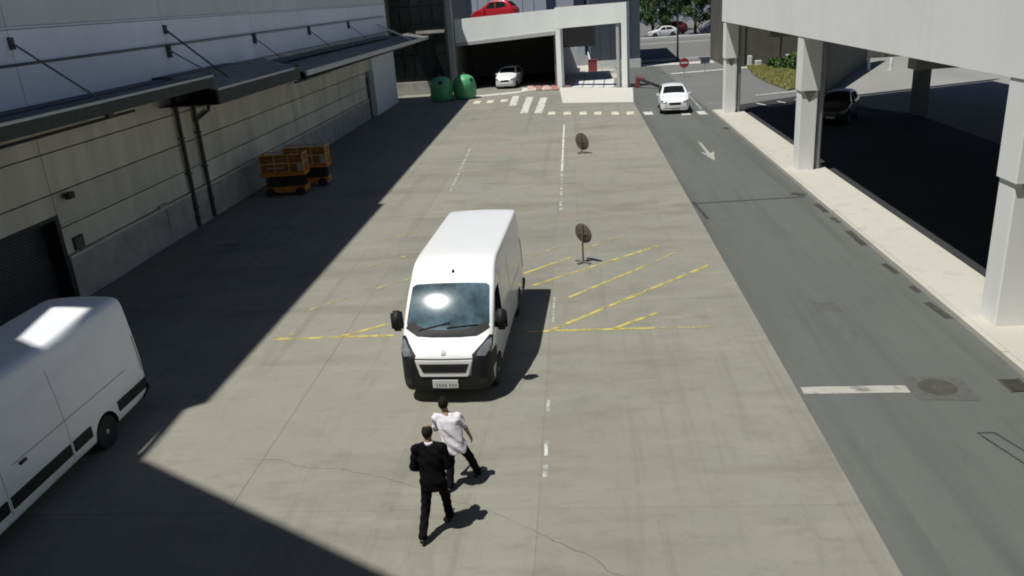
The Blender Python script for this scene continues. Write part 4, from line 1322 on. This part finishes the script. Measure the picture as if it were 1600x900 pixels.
def person(label, loc, J, top_kind, hair_kind):
    root = thing('person', label, 'person', loc)
    hd, nk, ch, pv = [np.array(J[k], float) for k in ('head', 'neck', 'chest', 'pelvis')]
    fw = np.array(J.get('face', (0, 1, 0)), float)
    fw /= np.linalg.norm(fw)
    rt = np.cross(fw, (0, 0, 1))
    lo, hi = (-.75, -.75, -.02), (.75, .75, 1.9)
    def torso_rows(g):
        mid = (ch + pv) / 2
        return [(pv[2] - .12, pv[0], pv[1], .165 + g, .115 + g), (pv[2], pv[0], pv[1], .172 + g, .12 + g), (mid[2], mid[0], mid[1], .158 + g, .108 + g),
                (ch[2], ch[0], ch[1], .178 + g, .12 + g), (ch[2] + .12, (ch[0] * .5 + nk[0] * .5), (ch[1] * .5 + nk[1] * .5), .165 + g, .10 + g), (nk[2] - .015, nk[0], nk[1], .085 + g * .6, .075 + g * .6)]
    def shoulders(P, r):
        f = None
        for s in ('l', 'r'):
            c = cap(P, nk - np.array((0, 0, .06)), J['sh' + s], r, r * .9)
            f = c if f is None else np.minimum(f, c)
        return f
    def body(P):
        f = ell(P, hd, (.076, .096, .112))
        f = smin(f, ell(P, hd + fw * .025 - np.array((0, 0, .055)), (.056, .068, .062)), .03)
        f = smin(f, cap(P, hd + fw * .098 + np.array((0, 0, .012)), hd + fw * .112 - np.array((0, 0, .022)), .010, .015), .012)
        for s in (-1, 1):
            f = smin(f, cap(P, hd + rt * s * .078 + np.array((0, 0, .012)), hd + rt * s * .081 - np.array((0, 0, .03)), .014, .010), .008)
        f = smin(f, cap(P, nk - np.array((0, 0, .03)), hd - np.array((0, 0, .05)), .058, .052), .03)
        f = smin(f, stack(P, torso_rows(-.012)), .03)
        f = smin(f, shoulders(P, .055), .05)
        for s in ('l', 'r'):
            f = smin(f, cap(P, J['sh' + s], J['el' + s], .048, .038), .03)
            f = smin(f, cap(P, J['el' + s], J['wr' + s], .038, .026), .02)
            f = smin(f, cap(P, J['hip' + s], J['kn' + s], .085, .055), .03)
            f = smin(f, cap(P, J['kn' + s], J['an' + s], .052, .036), .02)
            an, to = np.array(J['an' + s]), np.array(J['to' + s])
            f = smin(f, cap(P, an - np.array((0, 0, .03)), to, .035, .03), .02)
        return f
    pieces = [(body, lo, hi, .0125)]
    for s, sg in (('l', -1), ('r', 1)):
        el, wr = np.array(J['el' + s]), np.array(J['wr' + s])
        d = wr - el
        pieces.append(hand_fn(wr, d, fw * .9 + np.array((0, 0, .3)), -rt * sg))
    b = sdf_obj('body', pieces, 'skin', root)
    for s in (-1, 1):
        c = hd + fw * .086 + rt * s * .032 + np.array((0, 0, .008))
        MB().lathe([(.003, -.011), (.009, -.007), (.012, 0), (.009, .007), (.003, .011)], 10, c=tuple(c)).build('eye', 'hair_dark', root, smooth=True)
    c = hd + fw * .088 - np.array((0, 0, .062))
    MB().bar(c - rt * .024, c + rt * .024, .008, .008).build('mouth', 'rail_red', root)
    # hair
    if hair_kind == 'bald':
        def hair(P):
            f = ell(P, hd - fw * .004, (.084, .104, .118))
            f = np.maximum(f, -ell(P, hd, (.070, .090, .106)))
            rel = P - hd
            f = np.maximum(f, (rel @ fw) - .035)                                 # not on the face
            f = np.maximum(f, -(np.sqrt((rel @ rt) ** 2 + ((rel @ fw) - .02) ** 2) - .058))   # bare crown
            return np.maximum(f, -rel[..., 2] - .065)
        hm = 'hair_grey'
    else:
        def hair(P):
            f = ell(P, hd - fw * .006 + np.array((0, 0, .006)), (.086, .106, .120))
            f = np.maximum(f, -ell(P, hd, (.070, .090, .106)))
            rel = P - hd
            f = np.maximum(f, (rel @ fw) * 1.0 - .05 - np.maximum(0, rel[..., 2] - .04) * .8)
            return np.maximum(f, -rel[..., 2] - .06)
        hm = 'hair_dark'
    sdf_obj('hair', [(hair, hd - .16, hd + .16, .008)], hm, root)
    # trousers
    def trousers(P):
        f = stack(P, [(pv[2] - .14, pv[0], pv[1], .165, .118), (pv[2], pv[0], pv[1], .180, .128), (pv[2] + .05, pv[0], pv[1], .165, .112)])
        for s in ('l', 'r'):
            f = smin(f, cap(P, J['hip' + s], J['kn' + s], .098, .074), .035)
            an = np.array(J['an' + s])
            f = smin(f, cap(P, J['kn' + s], an, .074, .066), .02)
        fold = .004 * np.sin(P[..., 2] * 48 + 3 * np.sin(P[..., 0] * 30)) * (P[..., 2] < .7)
        cut = np.full(f.shape, -1.0)
        return f + fold
    sdf_obj('trousers', [(trousers, lo, hi, .0125)], 'trouser_black', root)
    # top
    hem = J['hem']
    long_ = top_kind == 'jacket'
    def top(P):
        g = .030 if long_ else .026
        rows = torso_rows(g)
        rows[0] = (hem, pv[0] - .3 * (ch[0] - pv[0]) * 0, pv[1], .215 if long_ else .205, .158 if long_ else .150)
        rows[1] = (pv[2] + .02, pv[0], pv[1], .208 if long_ else .198, .152 if long_ else .145)
        f = stack(P, rows, 2.3)
        f = smin(f, shoulders(P, .075 if long_ else .064), .05)
        for s in ('l', 'r'):
            sh, el, wr = [np.array(J[k + s]) for k in ('sh', 'el', 'wr')]
            if long_:
                f = smin(f, cap(P, sh, el, .074, .060), .03)
                f = smin(f, cap(P, el, wr, .060, .046), .02)
            else:
                f = smin(f, cap(P, sh, sh + (el - sh) * .72, .068, .064), .03)
        fold = (.006 if long_ else .010) * np.sin(P[..., 2] * 34 + 5 * P[..., 0] * 6 + 2.5 * np.sin(P[..., 1] * 22))
        f = f + fold
        return np.maximum(f, P[..., 2] - (nk[2] + .02))
    sdf_obj('jacket' if long_ else 'shirt', [(top, lo, hi, .0125)], 'suit_black' if long_ else 'shirt_white', root)
    if long_:
        MB().lathe([(.066, -.03), (.070, .0), (.064, .012)], 16, c=tuple(nk + np.array((0, -.005, .012)))).build('collar', 'shirt_white', root, smooth=True)
    for s in ('l', 'r'):
        an, to = np.array(J['an' + s], float), np.array(J['to' + s], float)
        dv = (to - an) * np.array((1, 1, 0))
        dv /= np.linalg.norm(dv)
        heel = an - dv * .055
        heel[2] = to[2] + max(0, an[2] - .085 - to[2] + .035)
        def shoe(P):
            f = smin(cap(P, heel, an + dv * .04 - np.array((0, 0, .045)), .038, .042), cap(P, an + dv * .05 - np.array((0, 0, .05)), to, .040, .036), .03)
            return np.maximum(f, -(P[..., 2] - .003))
        sdf_obj('shoe', [(shoe, an - .28, an + .28, .010)], 'shoe', root)
    return root

JA = dict(head=(-.035, .17, 1.665), neck=(-.015, .11, 1.50), chest=(0, .06, 1.28), pelvis=(.015, -.01, .93), hem=.80,
          shl=(-.215, .06, 1.43), shr=(.195, .09, 1.43), ell=(-.275, .0, 1.14), elr=(.26, .03, 1.15), wrl=(-.20, .20, 1.00), wrr=(.20, .22, 1.0),
          hipl=(-.085, -.02, .90), hipr=(.105, .0, .90), knl=(-.13, -.10, .49), knr=(.135, .20, .50),
          anl=(-.175, -.34, .13), anr=(.15, .26, .085), tol=(-.165, -.20, .036), tor=(.165, .42, .036))
person('person in a black suit with thinning hair walking away towards the van', (-2.47, 10.66, 0), JA, 'jacket', 'bald').scale = (1.02, 1.02, 1.03)
JB = dict(head=(-.25, .06, 1.56), neck=(-.205, .01, 1.40), chest=(-.165, -.04, 1.19), pelvis=(-.095, -.09, .86), hem=.72,
          shl=(-.385, -.01, 1.33), shr=(-.01, .02, 1.32), ell=(-.43, .06, 1.06), elr=(.105, .03, 1.08), wrl=(-.33, .26, .98), wrr=(.155, .13, .86),
          hipl=(-.18, -.10, .83), hipr=(-.01, -.07, .83), knl=(-.21, -.02, .46), knr=(.12, .10, .46),
          anl=(-.225, -.22, .10), anr=(.21, .23, .085), tol=(-.20, -.07, .036), tor=(.26, .37, .036))
person('person in a white short sleeved shirt and dark trousers striding towards the van', (-2.2, 11.97, 0), JB, 'shirt', 'short')

# ================================================================== yard objects
def scissor_lift(label, loc, rz, m1):
    root = thing('scissor_lift', label, 'lift', loc, rz, 'orange scissor lifts by the warehouse wall')
    box('chassis', 'lift_orange', root, -1.05, 1.05, -.42, .42, .18, .46, .03)
    for sx in (-.75, .75):
        for sy in (-1, 1):
            t = MB().lathe([(.12, -.07), (.20, -.07), (.22, -.04), (.22, .04), (.20, .07), (.12, .07)], 18, 'y').build('wheel', 'rubber', root, smooth=True)
            t.location = (sx, sy * .43, .22)
            MB().lathe([(.12, -.05), (.12, sy * .08), (.03, sy * .085)], 12, 'y').build('hub', 'lift_dark', t)
    for k in range(4):
        for sy in (-.3, .3):
            z = .50 + k * .13
            MB().bar((-.95, sy, z), (.95, sy, z + .10), .05, .08).build('scissor_arm', 'lift_dark', root)
            MB().bar((-.95, sy * .7, z + .10), (.95, sy * .7, z), .05, .08).build('scissor_arm', 'lift_dark', root)
    box('platform', m1, root, -1.12, 1.12, -.48, .48, 1.02, 1.20, .02)
    rail = MB()
    for x in (-1.08, -.36, .36, 1.08):
        for y in (-.45, .45):
            rail.bar((x, y, 1.2), (x, y, 2.1), .05, .05)
    for z in (1.65, 2.08):
        for y in (-.45, .45):
            rail.bar((-1.1, y, z), (1.1, y, z), .045, .045)
        for x in (-1.08, 1.08):
            rail.bar((x, -.45, z), (x, .45, z), .045, .045)
    rail.build('guard_rail', 'lift_yellow', root)
    for x in (-.72, 0, .72):
        for z in (1.24, 1.45, 1.70, 1.88):
            box('slat', 'lift_brown', root, x - .33, x + .33, -.44, -.42, z, z + .17)
    for x in (-1.07, 1.07):
        box('end_panel', 'lift_brown', root, x - .01, x + .01, -.40, .40, 1.24, 2.05)
    box('control_box', 'lift_pale', root, .78, 1.04, -.52, -.46, 1.25, 1.62)
    return root
scissor_lift('orange scissor lift nearest the viewer beside the warehouse wall', (-13.55, 35.9, 0), R(4), 'lift_orange').scale = (.92, .92, .92)
scissor_lift('orange scissor lift standing half behind the nearer one', (-13.0, 37.6, 0), R(4), 'lift_orange').scale = (.92, .92, .92)

def igloo(label, loc, rz, m_):
    root = thing('recycling_container', label, 'container', loc, rz, 'green recycling containers in the far corner')
    MB().lathe([(.80, .05), (.90, .12), (.96, .5), (.96, 1.15), (.90, 1.55), (.72, 1.82), (.42, 1.97), (.1, 2.02)], 12).build('shell', m_, root, smooth=True)
    MB().lathe([(.84, 0), (.84, .09), (.6, .09)], 12).build('base', 'bin_green_dark', root)
    for a in (-95, 20, 140):
        o = MB().lathe([(.17, -.03), (.17, .03), (.13, .05), (.02, .05)], 14, 'x').build('opening', 'gloss_black', root)
        o.location = (.82 * math.cos(R(a)), .82 * math.sin(R(a)), 1.60)
        o.rotation_euler = (0, R(-32), R(a))
    MB().tube([(-.12, 0, 2.0), (-.12, 0, 2.16), (.12, 0, 2.16), (.12, 0, 2.0)], .03, 6).build('lifting_ring', 'steel_grey', root)
    for k in range(4):
        a = R(45 + 90 * k)
        MB().bar((.965 * math.cos(a), .965 * math.sin(a), .3), (.965 * math.cos(a), .965 * math.sin(a), 1.3), .06, .03).build('rib', m_, root)
    return root
igloo('round green recycling container, the left of the two in the far corner', (-11.35, 69.3, 0), R(10), 'bin_green')
igloo('round green recycling container, the right of the two beside the white garage', (-9.45, 70.0, 0), R(60), 'bin_green')

def disc_sign(label, loc, rz, r, zc, tilt):
    root = thing('round_sign', label, 'sign', loc, rz, 'round signs on stands in the yard')
    d = MB().lathe([(r * .2, -.015), (r * .97, -.015), (r, -.008), (r, .008), (r * .97, .015), (r * .2, .015)], 36, 'y').build('disc', 'sign_back', root, smooth=True)
    d.location = (0, .05, zc)
    d.rotation_euler = (R(tilt), 0, 0)
    MB().box(-.035, .035, -.05, -.016, -r * .9, r * .9).build('back_rail', 'sign_rim', d)
    MB().box(-r * .6, r * .6, -.035, -.017, -.03, .03).build('back_strap', 'sign_back', d)
    MB().tube([(0, 0, .04), (0, 0, zc + r * .4)], .028, 8).build('pole', 'sign_back', root, smooth=True)
    mb = MB().box(-.30, .30, -.04, .04, 0, .05).box(-.04, .04, -.26, .26, .005, .055)
    mb.build('stand', 'sign_rim', root, bevel=.006)
    return root
disc_sign('round sign seen from behind on a low stand, farther out in the yard', (.22, 42.2, 0), R(-44), .47, .62, 8)
disc_sign('round sign seen from behind on a pole stand, the nearer one beside the van', (.05, 24.0, 0), R(-42), .33, .95, 8)

def round_road_sign(label, loc, face, bar_):
    root = thing('road_sign', label, 'sign', loc)
    MB().tube([(0, .04, -.03), (0, .04, 1.75)], .035, 8).build('pole', 'post_grey', root, smooth=True)
    if bar_:
        d = MB().lathe([(.05, -.02), (.44, -.02), (.44, .01), (.05, .01)], 28, 'y').build('disc', face, root)
        d.location = (0, 0, 1.28)
        MB().box(-.30, .30, -.028, -.021, -.07, .07).build('bar', 'sign_white', d)
    else:
        MB().box(-.42, .42, -.02, .01, 1.0, 1.55).build('plate', face, root)
    return root
round_road_sign('red no entry sign with a white bar at the far end of the road', (10.05, 77.0, -.03), 'sign_red', True)
round_road_sign('grey sign plate on a pole to the right of the no entry sign', (12.2, 78.6, -.03), 'slate_blue', False)
lp = thing('street_lamp', 'dark street lamp post at the far end of the road', 'lamp', (11.45, 93.2, -.03))
MB().tube([(0, 0, 0), (0, 0, 4), (0, 0, 9.5)], [.12, .09, .06], 10).build('pole', 'dark_frame', lp, smooth=True)
MB().tube([(0, 0, 9.4), (.3, 0, 9.8), (1.1, 0, 9.95)], .045, 8).build('arm', 'dark_frame', lp)
MB().box(.9, 1.6, -.14, .14, 9.86, 9.98).build('lamp_head', 'post_grey', lp, bevel=.03)
MB().lathe([(.2, 0), (.2, .3), (.13, .4)], 12).build('base', 'dark_frame', lp)

bar_ = thing('lifting_barrier', 'small red and black lifting barrier at the right corner of the garage', 'barrier', (5.3, 70.5, -.03))
MB().box(-.2, .2, -.2, .2, 0, .75).build('housing', 'car_maroon', bar_, bevel=.03)
MB().bar((-.1, 0, .82), (1.7, -1.6, .2), .14, .2).build('arm', 'gloss_black', bar_)
MB().bar((-.1, 0, .95), (.5, -.5, .78), .16, .16).build('arm_root', 'car_maroon', bar_)
rb = thing('red_bin', 'small dark red box behind the fence of the right garage bay', 'bin', (1.9, 86.5, -.01))
MB().box(-.45, .45, -.4, .4, 0, 1.25).build('case', 'rail_red', rb, bevel=.04)
MB().box(-.48, .48, -.43, .43, 1.252, 1.36).build('lid', 'car_maroon', rb, bevel=.03)
lw = thing('low_white_wall', 'low white wall with a rail behind the right garage bay', 'wall', (3.6, 84, -.01))
MB().box(-3.2, 1.6, -.1, .1, 0, .35).build('kerb', 'coping', lw)
MB().box(-.9, 1.6, 1.4, 1.5, .75, .98).build('rail', 'coping', lw)
for x in (-.8, .4, 1.5):
    MB().box(x - .05, x + .05, 1.4, 1.5, 0, .745).build('post', 'coping', lw)

# white marker stones, bollards, litter
for k, (x, y, h, ww) in enumerate([(17.2, 83.0, .95, .4), (17.9, 82.4, .5, .6), (20.0, 80.9, .55, .7), (20.4, 81.2, 1.0, .35)]):
    o = thing('marker_block', ['tall white marker block at the left end of the grass verge', 'low white marker block next to the tall left one on the verge', 'low white marker block beside the shrubs on the verge', 'tall white marker block beside the shrubs on the verge'][k], 'block', (x, y, .08), 0, 'white blocks along the verge')
    MB().box(-ww / 2, ww / 2, -.2, .2, 0, h).build('block', 'coping', o, bevel=.05)
    MB().box(-ww / 2 - .03, ww / 2 + .03, -.23, .23, 0, .12).build('foot', 'coping', o)
for k, (x, y) in enumerate([(25.3, 73.5), (26.9, 72.7)]):
    o = thing('bollard', ['left of the two pale bollards in the sunny car park', 'right of the two pale bollards in the sunny car park'][k], 'bollard', (x, y, 0), 0, 'pale bollards in the car park')
    MB().lathe([(.14, -.01), (.14, .9), (.10, 1.0), (.03, 1.02)], 14).build('post', 'coping', o, smooth=True)
    MB().lathe([(.22, -.01), (.22, .06), (.15, .07)], 14).build('foot', 'coping', o)
lt = MB()
for k in range(5):
    a = random.uniform(0, 6.28)
    x, y = random.uniform(-.25, .25), random.uniform(-.15, .15)
    lt.add([(x, y, .012), (x + .22 * math.cos(a), y + .22 * math.sin(a), .05), (x + .2 * math.cos(a + 1.3), y + .2 * math.sin(a + 1.3), .07), (x + .14 * math.cos(a + 2.2), y + .14 * math.sin(a + 2.2), .015)], [(0, 1, 2), (0, 2, 3)])
lt = tag(lt.build('litter', 'paper', None, fix=False), 'crumpled brown paper lying on the shaded concrete by the warehouse', 'litter')
lt.location = (-13.0, 27.8, .004)

# ================================================================== trees and shrubs
def tree(label, loc, h, rad, seed, mats, n=8000, leaf=.34):
    rnd = random.Random(seed)
    root = thing('tree', label, 'tree', loc, 0, 'trees on the far street')
    mb = MB()
    mb.tube([(0, 0, -.05), (.05, .02, h * .25), (.02, .1, h * .5), (.1, .05, h * .8)], [.24, .19, .13, .05], 9)
    tips = []
    for k in range(11):
        z = h * rnd.uniform(.04, .6)
        a = k * 2.4 + rnd.uniform(-.4, .4)
        l = rad * rnd.uniform(.55, .95)
        e = Vector((math.cos(a) * l, math.sin(a) * l, z + rnd.uniform(.2, .30) * h))
        m_ = Vector((math.cos(a) * l * .45, math.sin(a) * l * .45, z + .10 * h))
        mb.tube([(.03, .05, z), m_, e], [.085, .06, .02], 6)
        tips += [e, m_.lerp(e, .55)]
    tips += [Vector((0, 0, h * .92)), Vector((.3, -.2, h * .82)), Vector((-.3, .3, h * .75))]
    mb.build('trunk', 'bark', root, smooth=True)
    cr = MB()
    clumps = []
    for t in tips:
        for _ in range(3):
            clumps.append((t + Vector((rnd.gauss(0, .35), rnd.gauss(0, .35), rnd.gauss(0, .3))) * (rad / 2.2), rnd.uniform(.45, .95) * rad / 2.4, rnd.randrange(3)))
    for _ in range(n):
        c, r, mi = rnd.choice(clumps)
        d = Vector((rnd.gauss(0, 1), rnd.gauss(0, 1), rnd.gauss(0, .8))).normalized() * r * rnd.uniform(.45, 1.05)
        p = c + d
        u = Vector((rnd.gauss(0, 1), rnd.gauss(0, 1), rnd.gauss(0, .6))).normalized()
        v = u.orthogonal().normalized()
        v.rotate(Matrix.Rotation(rnd.uniform(0, 6.28), 3, u))
        s = leaf * rnd.uniform(.6, 1.2)
        w_ = u.cross(v)
        cr.add([p - v * s * .5, p + w_ * s * .28, p + v * s * .5, p - w_ * s * .28], [(0, 1, 2, 3)], mi if rnd.random() < .8 else rnd.randrange(3))
    cr.build('crown', mats, root, fix=False)
    return root
LM = ['leaf_a', 'leaf_b', 'leaf_c']
tree('leafy green tree on the far street, left one beside the slate building', (11.6, 124, 1.2), 8.4, 2.5, 1, LM)
tree('leafy green tree on the far street, the middle one behind the lamp post', (17.6, 123, 1.2), 8.6, 2.6, 2, ['leaf_b', 'leaf_a', 'leaf_c'])
tree('dark leafy tree on the far street, the right one beside the white deck', (21.2, 126, 1.2), 8.8, 3.0, 3, ['leaf_c', 'leaf_a', 'leaf_c'])
tree('large dark tree farther back between the two left street trees', (14.8, 136, 1.2), 9, 3.4, 4, ['leaf_c', 'leaf_c', 'leaf_a'])
fbld = thing('far_building', 'far pale building glimpsed behind the street trees', 'building', (14, 165, 1.2))
MB().box(-20, 25, 0, 10, 0, 14).build('wall', 'pale_blue_wall', fbld)
for k in range(9):
    MB().box(-18 + k * 4.6, -15.5 + k * 4.6, -.1, 0, 3.2, 5.4).build('window', 'dark_glass', fbld)
    MB().box(-18 + k * 4.6, -15.5 + k * 4.6, -.1, 0, 7.2, 9.4).build('window', 'dark_glass', fbld)

def shrub(label, loc, r, seed):
    rnd = random.Random(seed)
    root = thing('shrub', label, 'shrub', loc, 0, 'shrubs on the verge')
    mb = MB()
    for k in range(6):
        a = k * 1.05
        mb.tube([(0, 0, 0), (math.cos(a) * r * .5, math.sin(a) * r * .5, r * .8)], [.03, .01], 5)
    mb.build('stems', 'bark', root)
    cr = MB()
    for _ in range(900):
        d = Vector((rnd.gauss(0, 1), rnd.gauss(0, 1), abs(rnd.gauss(0, .8)))).normalized() * r * rnd.uniform(.4, 1.08)
        p = d + Vector((0, 0, .15))
        u = Vector((rnd.gauss(0, 1), rnd.gauss(0, 1), rnd.gauss(0, 1))).normalized()
        v = u.orthogonal().normalized()
        s = .16 * rnd.uniform(.6, 1.3)
        w_ = u.cross(v)
        cr.add([p - v * s, p + w_ * s * .6, p + v * s, p - w_ * s * .6], [(0, 1, 2, 3)], rnd.randrange(3))
    cr.build('foliage', LM, root, fix=False)
for k, (x, y, r) in enumerate([(19.4, 78.5, .8), (20.4, 77.0, 1.0), (20.7, 79.6, 1.1), (19.0, 80.5, .7)]):
    shrub(['small green shrub at the left of the verge planting', 'green shrub at the front right of the verge planting', 'large green shrub at the back right of the verge planting', 'small green shrub behind the white blocks on the verge'][k], (x, y, .08), r, 20 + k)
